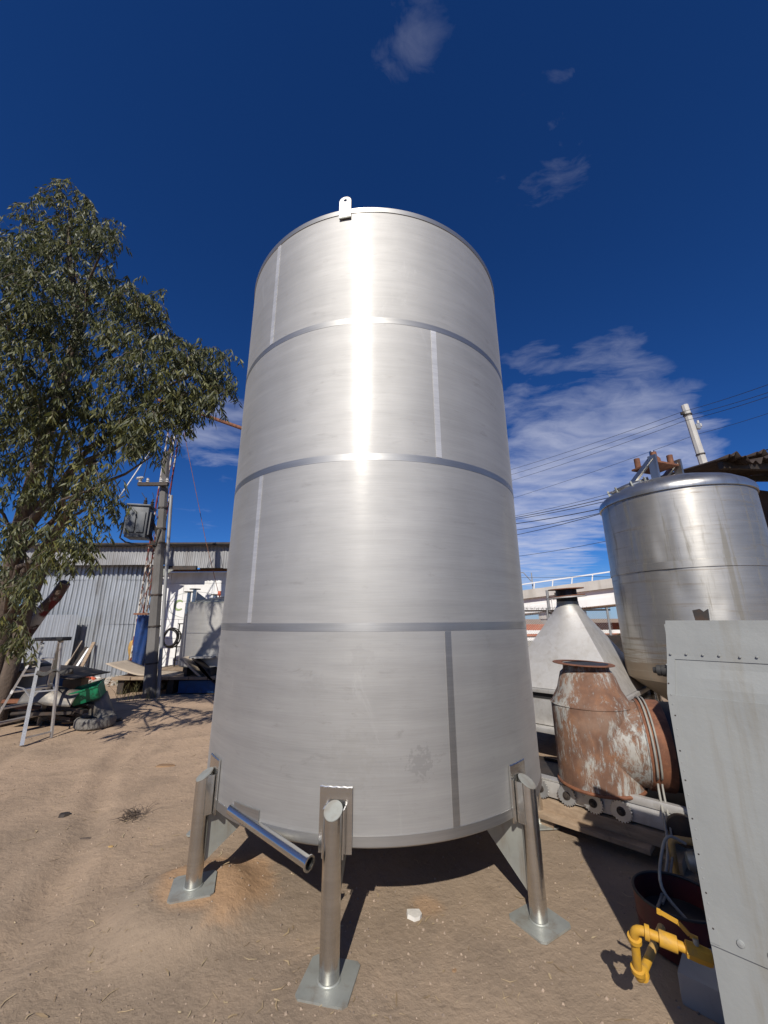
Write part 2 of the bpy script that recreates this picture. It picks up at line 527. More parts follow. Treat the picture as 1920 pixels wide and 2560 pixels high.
def brushed(name, base, r1, r2, w2, aniso=0.75, tone=0.06, wav=0.25, stain=True, scr=60.0, mid=None, gain=1.0):
    """rolled stainless sheet: horizontal mill scratches (so the sun stretches into a tall streak),
    a duller lobe over it, faint smears and stains, slight oil-canning of the sheet"""
    m, nt, b, co = new_mat(name)
    out = [n for n in nt.n if n.type == 'OUTPUT_MATERIAL'][0]
    fine = nt.noise(co, scr, 3, 0.6, (0.06, 0.06, 3.0))
    band = nt.noise(co, 2.4, 5, 0.6, (0.5, 0.5, 5.0))
    cloud = nt.noise(co, 1.1, 5, 0.6, (1, 1, 0.6))
    v = nt.math('ADD', nt.math('MULTIPLY', nt.math('SUBTRACT', fine, 0.5), tone * 1.2), 1.0)
    v = nt.math('ADD', v, nt.math('MULTIPLY', nt.math('SUBTRACT', band, 0.5), tone * 1.5))
    v = nt.math('ADD', v, nt.math('MULTIPLY', nt.math('SUBTRACT', cloud, 0.5), tone * 2.0))
    col = nt.vmath('SCALE', base)
    col = nt.node('ShaderNodeVectorMath', operation='SCALE')
    col.inputs[0].default_value = base
    nt.link(v, col.inputs['Scale'])
    colo = col.outputs[0]
    if stain:
        s1 = nt.noise(co, 5.0, 7, 0.7, (0.8, 0.8, 2.5), 0.6)
        colo = nt.mix(nt.math('MULTIPLY', nt.step(s1, 0.58, 0.72), 0.26), colo, (0.30, 0.28, 0.25))
        s2 = nt.noise(co, 2.2, 8, 0.75, (1, 1, 0.35), 0.8)
        colo = nt.mix(nt.math('MULTIPLY', nt.step(s2, 0.60, 0.70), 0.22), colo, (0.85, 0.84, 0.80))
        s3 = nt.noise(co, 26.0, 3, 0.5, (1.6, 1.6, 0.12), 0.4)
        colo = nt.mix(nt.math('MULTIPLY', nt.step(s3, 0.76, 0.80), 0.25), colo, (0.30, 0.29, 0.27))
        if name == 'steel_shell':
            # handling smudge and water stain on the front of the lowest course
            for (ang_, z_, rad_, amt_, cc_) in ((-77.5, 0.99, 0.10, 0.30, (0.34, 0.33, 0.32)), (-95.0, 1.00, 0.20, 0.10, (0.40, 0.37, 0.32)), (-104.0, 1.42, 0.09, 0.10, (0.36, 0.35, 0.33)), (-92.0, 1.60, 0.10, 0.12, (0.36, 0.35, 0.33))):
                dst = nt.vmath('DISTANCE', co, (1.455 * math.cos(R(ang_)), 1.455 * math.sin(R(ang_)), z_)).outputs['Value']
                k_ = nt.step(nt.math('ADD', nt.math('DIVIDE', dst, rad_), nt.math('MULTIPLY', nt.math('SUBTRACT', nt.noise(co, 30, 4, 0.6), 0.5), 3.6)), 0.85, 0.45)
                colo = nt.mix(nt.math('MULTIPLY', k_, amt_), colo, cc_)
    tg = nt.node('ShaderNodeTangent', direction_type='RADIAL', axis='Z')
    wavy = nt.noise(co, 1.3, 2, 0.5, (1, 1, 0.8))
    nb = nt.bump(wavy, wav, 0.012)
    nbw = nt.bump(nt.noise(co, 5.0, 3, 0.55, (0.8, 0.8, 5.0)), 0.22, 0.004, nb)
    nb2 = nt.bump(fine, 0.03, 0.0006, nbw)
    b.inputs['Metallic'].default_value = 1.0
    nt.link(colo, b.inputs['Base Color'])
    rr = nt.math('ADD', nt.math('MULTIPLY', nt.math('SUBTRACT', cloud, 0.5), 0.12), r1)
    nt.link(rr, b.inputs['Roughness'])
    b.inputs['Anisotropic'].default_value = aniso
    b.inputs['Anisotropic Rotation'].default_value = 0.25
    nt.link(tg.outputs[0], b.inputs['Tangent'])
    nt.link(nb2, b.inputs['Normal'])
    b2 = nt.node('ShaderNodeBsdfPrincipled')
    b2.inputs['Metallic'].default_value = 1.0
    gn = nt.node('ShaderNodeVectorMath', operation='SCALE')
    nt.link(colo, gn.inputs[0])
    gn.inputs['Scale'].default_value = gain
    nt.link(gn.outputs[0], b2.inputs['Base Color'])
    b2.inputs['Roughness'].default_value = r2
    nt.link(nb, b2.inputs['Normal'])
    body = b2.outputs[0]
    if mid is not None:
        b3 = nt.node('ShaderNodeBsdfPrincipled')
        b3.inputs['Metallic'].default_value = 1.0
        nt.link(colo, b3.inputs['Base Color'])
        nt.link(nt.math('ADD', nt.math('MULTIPLY', nt.math('SUBTRACT', band, 0.5), 0.2), mid[0]), b3.inputs['Roughness'])
        b3.inputs['Anisotropic'].default_value = mid[2]
        b3.inputs['Anisotropic Rotation'].default_value = 0.25
        nt.link(tg.outputs[0], b3.inputs['Tangent'])
        nt.link(nb, b3.inputs['Normal'])
        m3 = nt.node('ShaderNodeMixShader')
        m3.inputs['Fac'].default_value = mid[1]
        nt.link(body, m3.inputs[1])
        nt.link(b3.outputs[0], m3.inputs[2])
        body = m3.outputs[0]
    mx = nt.node('ShaderNodeMixShader')
    mx.inputs['Fac'].default_value = w2
    nt.link(b.outputs[0], mx.inputs[1])
    nt.link(body, mx.inputs[2])
    nt.link(mx.outputs[0], out.inputs['Surface'])
    return m


brushed('steel_shell', (0.575, 0.562, 0.535), 0.25, 0.72, 0.93, 0.66, 0.19, 0.75, gain=0.80)
brushed('steel_ground', (0.70, 0.69, 0.67), 0.45, 0.75, 0.7, 0.3, 0.3, 0.1, False, 25)
brushed('steel_band', (0.43, 0.42, 0.395), 0.30, 0.55, 0.7, 0.6, 0.3, 0.1, False, 25)
brushed('steel_polished', (0.62, 0.61, 0.585), 0.2, 0.42, 0.2, 0.4, 0.25, 0.2, False, 40)
brushed('steel_vessel', (0.46, 0.44, 0.40), 0.31, 0.62, 0.62, 0.6, 0.24, 1.0, False)


def vessel_mat():
    """old stainless jacket: dents, brown horizontal grime low down, dark vertical runs"""
    m = MATS['steel_vessel']
    nt = NT(m.node_tree)
    co = [n for n in nt.n if n.type == 'TEX_COORD'][0].outputs['Object']
    sp = nt.node('ShaderNodeSeparateXYZ')
    nt.link(co, sp.inputs[0])
    low = nt.step(sp.outputs['Z'], 1.75, 0.9)
    gr = nt.noise(co, 2.0, 7, 0.7, (0.5, 0.5, 9.0), 0.3)
    g = nt.math('MULTIPLY', nt.step(nt.math('ADD', gr, nt.math('MULTIPLY', low, 0.34)), 0.54, 0.74), 0.85)
    ru = nt.noise(co, 9.0, 6, 0.7, (1.0, 1.0, 0.07), 0.3)
    g2 = nt.math('MULTIPLY', nt.step(ru, 0.53, 0.66), 0.65)
    for bs in [n for n in nt.n if n.type == 'BSDF_PRINCIPLED']:
        src = bs.inputs['Base Color'].links[0].from_socket
        c = nt.mix(g, src, (0.19, 0.13, 0.075))
        c = nt.mix(g2, c, (0.20, 0.18, 0.14))
        nt.link(c, bs.inputs['Base Color'])
        nt.link(nt.math('SUBTRACT', 1.0, nt.math('MULTIPLY', nt.math('MAXIMUM', g, g2), 0.5)), bs.inputs['Metallic'])
    for bp in [n for n in nt.n if n.type == 'BUMP']:
        if not bp.inputs['Normal'].is_linked:
            bp.inputs['Strength'].default_value = 0.8
            bp.inputs['Distance'].default_value = 0.02


vessel_mat()


def rust_paint_mat():
    """pale blue paint flaking off rusty steel"""
    m, nt, b, co = new_mat('flaking_paint')
    big = nt.noise(co, 2.6, 3, 0.5, (1, 1, 0.7))
    fine = nt.noise(co, 15.0, 10, 0.78, (1.4, 1.4, 0.4), 0.3)
    k = nt.math('ADD', nt.math('MULTIPLY', big, 0.55), nt.math('MULTIPLY', fine, 0.95))
    mk = nt.math('MULTIPLY', nt.step(k, 0.72, 0.85), 0.85)
    paint = nt.ramp(nt.noise(co, 6, 5, 0.6), [(0.3, (0.34, 0.37, 0.365)), (0.7, (0.42, 0.42, 0.38))])
    rustc = nt.ramp(nt.noise(co, 5, 7, 0.7, None, 0.4), [(0.25, (0.085, 0.045, 0.03)), (0.5, (0.165, 0.085, 0.052)), (0.75, (0.30, 0.14, 0.065))])
    dust = nt.noise(co, 3.5, 5, 0.6)
    col = nt.mix(mk, rustc, paint)
    col = nt.mix(nt.math('MULTIPLY', nt.step(dust, 0.45, 0.7), 0.35), col, (0.33, 0.24, 0.18))
    setin(nt, b, 'Base Color', col)
    setin(nt, b, 'Roughness', nt.math('SUBTRACT', 0.88, nt.math('MULTIPLY', mk, 0.3)))
    nt.link(nt.bump(nt.math('ADD', mk, fine), 0.5, 0.006), b.inputs['Normal'])


rust_paint_mat()


def leaf_mat(name, stops, rough=0.45, trans=0.25, spec=0.5):
    m, nt, b, co = new_mat(name)
    out = [n for n in nt.n if n.type == 'OUTPUT_MATERIAL'][0]
    rnd = nt.node('ShaderNodeNewGeometry').outputs['Random Per Island']
    big = nt.noise(co, 0.55, 3, 0.5)
    col = nt.ramp(nt.math('ADD', nt.math('MULTIPLY', rnd, 0.62), nt.math('MULTIPLY', nt.math('SUBTRACT', big, 0.3), 0.75)), stops)
    setin(nt, b, 'Base Color', col)
    b.inputs['Roughness'].default_value = rough
    b.inputs['Specular IOR Level'].default_value = spec
    tr = nt.node('ShaderNodeBsdfTranslucent')
    nt.link(nt.mix(0.5, col, (0.16, 0.20, 0.03)), tr.inputs['Color'])
    mx = nt.node('ShaderNodeMixShader')
    mx.inputs['Fac'].default_value = trans
    nt.link(b.outputs[0], mx.inputs[1])
    nt.link(tr.outputs[0], mx.inputs[2])
    nt.link(mx.outputs[0], out.inputs['Surface'])


leaf_mat('eucalyptus_leaf', [(0.0, (0.035, 0.040, 0.022)), (0.35, (0.072, 0.080, 0.040)), (0.6, (0.11, 0.115, 0.045)), (0.85, (0.18, 0.165, 0.04)), (1.0, (0.21, 0.15, 0.07))], 0.5, 0.22, 0.4)
leaf_mat('dry_litter', [(0.0, (0.18, 0.12, 0.07)), (0.5, (0.40, 0.30, 0.18)), (1.0, (0.55, 0.46, 0.30))], 0.8, 0.1, 0.2)
leaf_mat('pebble', [(0.0, (0.14, 0.11, 0.09)), (0.5, (0.30, 0.23, 0.17)), (0.85, (0.42, 0.32, 0.24)), (1.0, (0.65, 0.62, 0.56))], 0.9, 0.0, 0.2)


def dirt_mat():
    m, nt, b, co = new_mat('dirt')
    big = nt.noise(co, 0.33, 4, 0.55)
    mid = nt.noise(co, 1.6, 6, 0.62, None, 0.4)
    fine = nt.noise(co, 14, 6, 0.68)
    grit = nt.noise(co, 95, 3, 0.6)
    spz = nt.node('ShaderNodeSeparateXYZ')
    nt.link(co, spz.inputs[0])
    far = nt.step(nt.math('ADD', nt.math('SUBTRACT', spz.outputs['Y'], nt.math('MULTIPLY', spz.outputs['X'], 0.5)), nt.math('MULTIPLY', nt.math('SUBTRACT', big, 0.5), 5.0)), 3.2, 6.4)
    col = nt.mix(far, nt.mix(nt.step(big, 0.36, 0.62), (0.242, 0.186, 0.134), (0.298, 0.224, 0.156)), nt.mix(nt.step(big, 0.36, 0.62), (0.375, 0.272, 0.188), (0.43, 0.308, 0.212)))
    col = nt.mix(nt.math('MULTIPLY', nt.step(mid, 0.42, 0.70), 0.45), col, (0.195, 0.148, 0.106))
    col = nt.mix(nt.math('MULTIPLY', nt.step(mid, 0.50, 0.28), 0.4), col, (0.41, 0.295, 0.20))
    col = nt.mix(nt.math('MULTIPLY', nt.step(fine, 0.52, 0.75), 0.45), col, (0.15, 0.112, 0.082))
    col = nt.mix(nt.math('MULTIPLY', nt.step(grit, 0.62, 0.75), 0.35), col, (0.42, 0.35, 0.28))
    # loose orange sand heaped at the left foot of the tank and a smaller spill under its front
    sp = nt.vmath('DISTANCE', co, (-1.18, 3.42, 0.1)).outputs['Value']
    sp2 = nt.vmath('DISTANCE', co, (0.27, 3.18, 0.0)).outputs['Value']
    wob = nt.math('MULTIPLY', nt.math('SUBTRACT', mid, 0.5), 0.7)
    k1 = nt.step(nt.math('ADD', sp, wob), 0.52, 0.30)
    k2 = nt.step(nt.math('ADD', sp2, nt.math('MULTIPLY', wob, 0.4)), 0.14, 0.05)
    col = nt.mix(nt.math('MULTIPLY', nt.math('MAXIMUM', k1, nt.math('MULTIPLY', k2, 0.6)), 0.62), col, nt.mix(fine, (0.50, 0.29, 0.14), (0.38, 0.23, 0.13)))
    setin(nt, b, 'Base Color', col)
    b.inputs['Roughness'].default_value = 0.95
    b.inputs['Specular IOR Level'].default_value = 0.15
    h = nt.math('ADD', nt.math('MULTIPLY', mid, 1.2), nt.math('MULTIPLY', fine, 0.55))
    n1 = nt.bump(h, 0.65, 0.038)
    n2 = nt.bump(nt.noise(co, 42, 5, 0.7), 0.4, 0.008, n1)
    nt.link(nt.bump(grit, 0.3, 0.003, n2), b.inputs['Normal'])


dirt_mat()


def peel_mat():
    m, nt, b, co = new_mat('peeling_red_white')
    n = nt.noise(co, 4.5, 8, 0.7, (1, 1, 0.7), 0.4)
    bark = nt.ramp(nt.noise(co, 18, 4, 0.6), [(0.3, (0.06, 0.04, 0.03)), (0.7, (0.15, 0.10, 0.075))])
    big = nt.noise(co, 2.3, 3, 0.5)
    paint = nt.mix(nt.step(big, 0.46, 0.52), (0.16, 0.022, 0.02), (0.55, 0.51, 0.44))
    setin(nt, b, 'Base Color', nt.mix(nt.step(n, 0.44, 0.50), bark, paint))
    b.inputs['Roughness'].default_value = 0.85
    nt.link(nt.bump(n, 0.5, 0.02), b.inputs['Normal'])


peel_mat()

# ------------------------------------------------------------------ ground
TX, TY, TR = -0.0975, 4.145, 1.455
FOOT_R = 1.53


def ground_h(x, y):
    d = math.hypot(x, y - 3)
    h = 0.035 * fbm(x, y, 0.45, 3) + 0.016 * fbm(x, y, 2.3, 3, 4.0)
    h *= min(1.0, 14.0 / max(d, 1))
    # level where the tank, the machine and the vessel stand
    for (fx, fy, fr, lv) in ((-0.31, 2.61, 0.34, 0.006), (0.965, 3.0, 0.34, 0.006), (1.6, 2.4, 0.7, 0.0)):
        k = math.hypot(x - fx, y - fy) / fr
        k = max(0.0, min(1.0, (1.7 - k) / 0.7))
        h = h * (1 - k) + lv * k
    k = math.hypot(x + 1.31, y - 3.17)
    if -7 < x < 0 and 0 < y < 11:
        for o_ in (-2.3, -3.85):
            d_ = (x - o_ + 0.42 * (y - 3.0) + 0.12 * math.sin(y * 1.3)) * 0.92
            h += -0.022 * math.exp(-(d_ / 0.11) ** 2) + 0.013 * math.exp(-((abs(d_) - 0.2) / 0.07) ** 2)
    m = math.exp(-(k / 0.42) ** 4) * 0.118
    flat = max(0.0, min(1.0, (0.40 - k) / 0.12))
    return (h + m) * (1 - flat) + 0.111 * flat


def axis_coords():
    a = list(np.arange(-4.5, 4.5, 0.055))
    s, x = 0.055, 4.5
    while x < 2500:
        a.append(x)
        s *= 1.085
        x += s
    neg = []
    s, x = 0.055, -4.5
    while x > -2500:
        s *= 1.085
        x -= s
        neg.append(x)
    return sorted(neg + a)


gx = np.array(axis_coords())
gy = gx + 3.0
gv = []
for yy in gy:
    for xx in gx:
        gv.append((xx, yy, ground_h(xx, yy) if (abs(xx) < 60 and abs(yy) < 60) else 0.0))
n = len(gx)
ii, jj = np.meshgrid(np.arange(n - 1), np.arange(n - 1))
a = (jj * n + ii).ravel()
gf = np.stack([a, a + 1, a + n + 1, a + n], 1).tolist()
me = bpy.data.meshes.new('ground')
me.from_pydata(gv, [], gf)
me.shade_smooth()
ground = bpy.data.objects.new('ground', me)
C.objects.link(ground)
me.materials.append(MATS['dirt'])
tag(ground, kind='structure')

# ------------------------------------------------------------------ the big stainless tank
ZB = CAM_H - 1.268              # underside of the shell
CH = 1.22                       # height of one course
tank = thing('storage_tank', (TX, TY, 0), 'tall new upright stainless steel tank on tubular legs in the centre of the yard', 'tank')


def rim_pt(ang, r, z):
    return Vector((TX + r * math.cos(ang), TY + r * math.sin(ang), z))


def arc_strip(a0, a1, r, z0, z1, t, na=6, nz=1):
    """curved strip lying on the shell between two angles"""
    mb = MB()
    vs, fs = [], []
    for (rr) in (r, r + t):
        for j in range(nz + 1):
            for i in range(na + 1):
                vs.append(rim_pt(a0 + (a1 - a0) * i / na, rr, z0 + (z1 - z0) * j / nz))
    N = (na + 1) * (nz + 1)
    for s in (0, 1):
        for j in range(nz):
            for i in range(na):
                k = s * N + j * (na + 1) + i
                fs.append((k, k + 1, k + na + 2, k + na + 1))
    border = [i for i in range(na + 1)] + [j * (na + 1) + na for j in range(1, nz + 1)] + [nz * (na + 1) + i for i in range(na - 1, -1, -1)] + [j * (na + 1) for j in range(nz - 1, 0, -1)]
    for q in range(len(border)):
        p0, p1 = border[q], border[(q + 1) % len(border)]
        fs.append((p0, p1, p1 + N, p0 + N))
    mb.add(vs, fs)
    return mb


SEG = 192
for k in range(4):
    z0 = ZB + k * CH
    MB().lathe((TX, TY, z0), [(TR - 0.005, 0.0), (TR, 0.0), (TR, CH), (TR - 0.005, CH)], SEG).build('shell_course', 'steel_shell', tank, 30)
    off = -129.0 if k in (3, 2) and k % 2 == 1 else None
    base_ang = {3: -129.2, 2: -68.9, 1: -128.5, 0: -68.7}[k]
    for s in range(3):
        aa = R(base_ang + 120 * s)
        hw = 0.024 / TR
        arc_strip(aa - hw, aa + hw, TR + 0.0006, z0 + 0.03, z0 + CH - 0.03, 0.0022, 3, 8).build('vertical_weld', 'steel_band' if k == 0 else 'steel_ground', tank, 30)
for k in (1, 2, 3):
    z0 = ZB + k * CH
    MB().lathe((TX, TY, z0), [(TR + 0.0015, -0.027), (TR + 0.0015, 0.0), (TR + 0.0015, 0.027)], SEG).build('weld_band', 'steel_band', tank, 60)
MB().lathe((TX, TY, ZB + 4 * CH), [(TR + 0.0005, -0.045), (TR + 0.006, -0.044), (TR + 0.008, 0.004), (TR - 0.02, 0.010), (TR - 0.4, 0.12), (0.3, 0.22), (0.001, 0.225)], SEG).build('tank_top', 'steel_band', tank, 30)
MB().lathe((TX, TY, ZB), [(TR + 0.0005, 0.055), (TR + 0.004, 0.053), (TR + 0.005, 0.0), (TR - 0.01, -0.012), (TR - 0.25, -0.03), (0.001, -0.08)], SEG).build('tank_bottom', 'steel_band', tank, 30)
# a second, narrow seam low on the first course, as the photograph shows on the front
# lifting lug
la = R(-99.4)
ln = Vector((math.cos(la), math.sin(la), 0))
ltg = Vector((-ln.y, ln.x, 0))
zt_ = ZB + 4 * CH
pc = rim_pt(la, TR + 0.009, 0)
outer, hole = [], []
cz = zt_ + 0.085
for i in range(13):
    a_ = PI * i / 12
    outer.append((0.055 * math.cos(a_), cz + 0.055 * math.sin(a_) - 0.0))
outer = [(0.055, zt_ - 0.10)] + outer + [(-0.055, zt_ - 0.10)]
hole = [(0.016 * math.cos(2 * PI * i / 14 + 0.2), cz + 0.012 + 0.016 * math.sin(2 * PI * i / 14 + 0.2)) for i in range(14)]
bm = bmesh.new()


def lv(p, d):
    return bm.verts.new(pc + ltg * p[0] + Vector((0, 0, p[1])) + ln * d)


eo = [lv(p, 0.014) for p in outer]
eh = [lv(p, 0.014) for p in hole]
edges = [bm.edges.new((eo[i], eo[(i + 1) % len(eo)])) for i in range(len(eo))] + [bm.edges.new((eh[i], eh[(i + 1) % len(eh)])) for i in range(len(eh))]
bmesh.ops.triangle_fill(bm, use_beauty=True, edges=edges)
geo = bmesh.ops.extrude_face_region(bm, geom=list(bm.faces))
for v in [g for g in geo['geom'] if isinstance(g, bmesh.types.BMVert)]:
    v.co -= ln * 0.014
bm.verts.index_update()
lug = MB().add([v.co for v in bm.verts], [[v.index for v in f.verts] for f in bm.faces]).build('lifting_lug', 'steel_old', tank, 30)
bm.free()
MB().beam(pc + ltg * -0.056 + Vector((0, 0, zt_ - 0.102)) + ln * 0.006, pc + ltg * 0.056 + Vector((0, 0, zt_ - 0.102)) + ln * 0.006, 0.010, 0.010).build('weld_bead', 'steel_dull', lug)


def tank_leg(deg, zfoot, rot):
    a = R(deg)
    n_ = Vector((math.cos(a), math.sin(a), 0))
    t_ = Vector((-n_.y, n_.x, 0))
    r0 = 0.054
    c = Vector((TX, TY, 0)) + n_ * FOOT_R
    ztop = ZB + 0.235
    # tube with its top cut at a slant and closed by a plate
    seg = 40
    vs, fs = [], []
    zs = list(np.linspace(zfoot + 0.016, ZB + 0.15, 14))
    for z in zs:
        for k in range(seg):
            p = c + (n_ * math.cos(2 * PI * k / seg) + t_ * math.sin(2 * PI * k / seg)) * r0
            vs.append((p.x, p.y, z))
    for k in range(seg):
        q = math.cos(2 * PI * k / seg)
        p = c + (n_ * q + t_ * math.sin(2 * PI * k / seg)) * r0
        vs.append((p.x, p.y, ztop - (q + 1) * 0.5 * 0.062))
    m_ = len(zs)
    for i in range(m_):
        for k in range(seg):
            k2 = (k + 1) % seg
            fs.append((i * seg + k, i * seg + k2, (i + 1) * seg + k2, (i + 1) * seg + k))
    leg = MB().add(vs, fs).build('leg', 'steel_polished', tank, 30)
    cap = [Vector(vs[m_ * seg + k]) + (n_ * 0 + Vector((0, 0, 0.001))) for k in range(seg)]
    cap = [c + (p - Vector((c.x, c.y, p.z))) * 1.0 + Vector((0, 0, p.z)) for p in [Vector(q) for q in cap]]
    MB().prism([(p.x, p.y, p.z) for p in cap], (0, 0, 0.004)).build('slant_cap', 'steel_dull', leg, 30)
    # welded saddle plate between tube and shell
    pad = arc_strip(a - 0.098 / TR, a + 0.098 / TR, TR + 0.006, ZB - 0.03, ZB + 0.30, 0.012, 8, 2)
    pad = pad.build('saddle_plate', 'steel_polished', leg, 30)
    MB().tube([rim_pt(a - 0.098 / TR + 0.196 / TR * i / 12, TR + 0.012, ZB + 0.303 + 0.002 * math.sin(i * 2.3)) for i in range(13)], 0.006, 8).build('weld_bead', 'steel_polished', pad)
    for s in (-1, 1):
        p0 = rim_pt(a + s * 0.052 / TR, TR + 0.014, ZB - 0.02) + n_ * 0.02
        MB().box(((c + t_ * s * (r0 + 0.006)) - n_ * 0.028 + Vector((0, 0, ZB + 0.09))), (0.05, 0.008, 0.24), rot=a).build('side_web', 'steel_polished', pad)
    # foot plate
    cr = rot
    pl = []
    hs, ch = 0.138, 0.022
    for (sx, sy) in ((1, 1), (-1, 1), (-1, -1), (1, -1)):
        for (ox, oy) in (((1, 0), (0, 1)) if sx * sy < 0 else ((0, 1), (1, 0))):
            x_ = sx * (hs - ch * (1 - ox))
            y_ = sy * (hs - ch * (1 - oy))
            pl.append((x_, y_))
    ang = sorted(pl, key=lambda q: math.atan2(q[1], q[0]))
    pts = [(c.x + x_ * math.cos(cr) - y_ * math.sin(cr), c.y + x_ * math.sin(cr) + y_ * math.cos(cr), zfoot + 0.004) for (x_, y_) in ang]
    fp = MB().prism(pts, (0, 0, 0.012)).build('foot_plate', 'steel_dull', leg, 20)
    MB().tube([(c.x + (r0 + 0.003) * math.cos(2 * PI * i / 28), c.y + (r0 + 0.003) * math.sin(2 * PI * i / 28), zfoot + 0.018) for i in range(28)], 0.006, 8, closed=True).build('weld_bead', 'steel_dull', fp)
    # gusset running inwards under the shell
    g0 = c - n_ * (r0 - 0.004)
    poly = [g0 + Vector((0, 0, ZB - 0.012)) - n_ * 0.05, g0 - n_ * 0.42 + Vector((0, 0, ZB - 0.05)), g0 + Vector((0, 0, zfoot + 0.12))]
    poly = [g0 + Vector((0, 0, ZB - 0.035)), g0 - n_ * 0.44 + Vector((0, 0, ZB - 0.05)), g0 + Vector((0, 0, zfoot + 0.13))]
    MB().prism([p - t_ * 0.004 for p in poly], t_ * 0.008).build('gusset', 'steel_dull', leg, 20)
    return leg


for (deg, zf, rot) in ((-97.7, 0.0, R(-12)), (-46.3, 0.0, R(32)), (-141.5, 0.105, R(18)), (5, 0.0, R(5)), (48, 0.0, R(48)), (90, 0.0, 0), (135, 0.0, R(45)), (178, 0.0, 0)):
    tank_leg(deg, zf, rot)

# drain pipe leaving the shell at a tangent
p0 = Vector((-0.93, 2.952, 0.612))
p1 = Vector((-0.425, 2.60, 0.535))
pd = (p1 - p0).normalized()
pa = p0 - pd * 0.12
pipe = MB().lathe(pa, [(0.028, 0.0), (0.032, 0.0), (0.032, (p1 - pa).length), (0.029, (p1 - pa).length), (0.029, 0.25), (0.0, 0.25)], 36, pd).build('drain_pipe', 'steel_polished', tank, 40)
MB().lathe(p1 - pd * 0.006, [(0.034, 0.0), (0.041, 0.002), (0.041, 0.009), (0.031, 0.010)], 36, pd).build('pipe_collar', 'steel_polished', pipe, 40)
arc_strip(R(-128), R(-118.5), TR + 0.004, ZB + 0.005, ZB + 0.115, 0.006, 8, 2).build('reinforcing_plate', 'steel_band', tank, 30)

# ------------------------------------------------------------------ loose things on the ground
mb = MB()
for i in range(5200):
    d = 1.9 + 9.5 * rng.random() ** 1.6
    az = R(-48 + 92 * rng.random())
    x, y = d * math.sin(az), d * math.cos(az)
    r = 0.003 + 0.008 * rng.random() ** 3
    z = ground_h(x, y)
    h = r * 0.9
    k = rng.random() * 6
    vs = [(x + r * math.cos(k + q * 1.57) * (0.7 + 0.6 * rng.random()), y + r * math.sin(k + q * 1.57) * (0.7 + 0.6 * rng.random()), z - 0.001) for q in range(4)]
    vs += [(x + 0.55 * r * math.cos(k + 0.5 + q * 2.1), y + 0.55 * r * math.sin(k + 0.5 + q * 2.1), z + h * (0.6 + 0.5 * rng.random())) for q in range(3)]
    mb.add(vs, [(0, 1, 4), (1, 5, 4), (1, 2, 5), (2, 6, 5), (2, 3, 6), (3, 0, 6), (0, 4, 6), (4, 5, 6)])
tag(mb.build('gravel', 'pebble', None, 0), 'fine scattered gravel and grit on the dirt', 'gravel', kind='stuff')
mb = MB()
for i in range(1500):
    d = 1.9 + 8.5 * rng.random() ** 1.5
    az = R(-48 + 92 * rng.random())
    x, y = d * math.sin(az), d * math.cos(az)
    z = ground_h(x, y) + 0.004
    L = 0.018 + 0.075 * rng.random() ** 2
    wd = 0.0014 + 0.0055 * rng.random() ** 3
    k = rng.random() * 6.28
    dx, dy = math.cos(k), math.sin(k)
    pts = []
    bend = (rng.random() - 0.5) * 0.5
    for t in (-1, 0, 1):
        ox, oy = dx * L * t * 0.5 - dy * bend * L * (t * t), dy * L * t * 0.5 + dx * bend * L * (t * t)
        ww = wd * (1 if t == 0 else 0.45)
        for s in (-1, 1):
            pts.append((x + ox - dy * ww * s, y + oy + dx * ww * s, z + 0.004 * rng.random()))
    mb.add(pts, [(0, 1, 3, 2), (2, 3, 5, 4)])
tag(mb.build('straw_litter', 'dry_litter', None, 0, fix=False), 'bits of straw and dry leaves scattered on the dirt', 'litter', kind='stuff')


def slab_chip(name, px_, py_, size, th, mat, label, cat, seed):
    c = at_z(px_, py_, 0.0)
    z = ground_h(c.x, c.y)
    r_ = random.Random(seed)
    nn = 7
    pts = []
    for i in range(nn):
        a_ = 2 * PI * i / nn + r_.uniform(-0.25, 0.25)
        rr = r_.uniform(0.7, 1.1)
        pts.append((c.x + size[0] * rr * math.cos(a_), c.y + size[1] * rr * math.sin(a_), z - 0.004))
    m_ = MB()
    m_.prism(pts, (0.004, 0.006, th))
    o = m_.build(name, mat, None, 20)
    tag(o, label, cat)
    return o


slab_chip('plaster_chip', 1034, 2296, (0.055, 0.05), 0.024, 'plaster_chip', 'flat pale broken plaster chip on the dirt below the tank front', 'chip', 3)
slab_chip('bark_piece', 411, 1915, (0.13, 0.05), 0.02, 'cardboard', 'long curled piece of tan bark left of the tank', 'bark', 5)
slab_chip('dirt_clod', 158, 2042, (0.05, 0.035), 0.03, 'dark_iron', 'small dark clod on open dirt at the left', 'clod', 8)
slab_chip('dead_leaf', 215, 2090, (0.09, 0.022), 0.01, 'bark', 'dark curled dead leaf on the dirt at the left', 'leaf', 9)
slab_chip('yellow_scrap', 275, 2120, (0.025, 0.012), 0.008, 'yellow_dusty', 'tiny yellow plastic scrap on the dirt', 'scrap', 4)
slab_chip('orange_brick_bit', 1135, 2435, (0.012, 0.011), 0.009, 'cardboard', 'small orange brick fragment near the right foot plate', 'brick fragment', 14)

m_ = MB()
q_ = at_z(330, 2045, 0)
for i in range(60):
    a_ = rng.random() * 6.28
    l_ = 0.05 + 0.12 * rng.random()
    b_ = Vector((q_.x + 0.05 * rng.normal(), q_.y + 0.05 * rng.normal(), ground_h(q_.x, q_.y)))
    e_ = b_ + Vector((math.cos(a_) * l_, math.sin(a_) * l_, 0.03 + 0.04 * rng.random()))
    m_.tube([b_, (b_ + e_) / 2 + Vector((0, 0, 0.02)), e_], [0.003, 0.002, 0.001], 4)
tag(m_.build('dry_tuft', 'bark', None, 40), 'dark dry weed tuft on the dirt left of the tank', 'weed')

# ------------------------------------------------------------------ left: warehouse
WY = 14.0


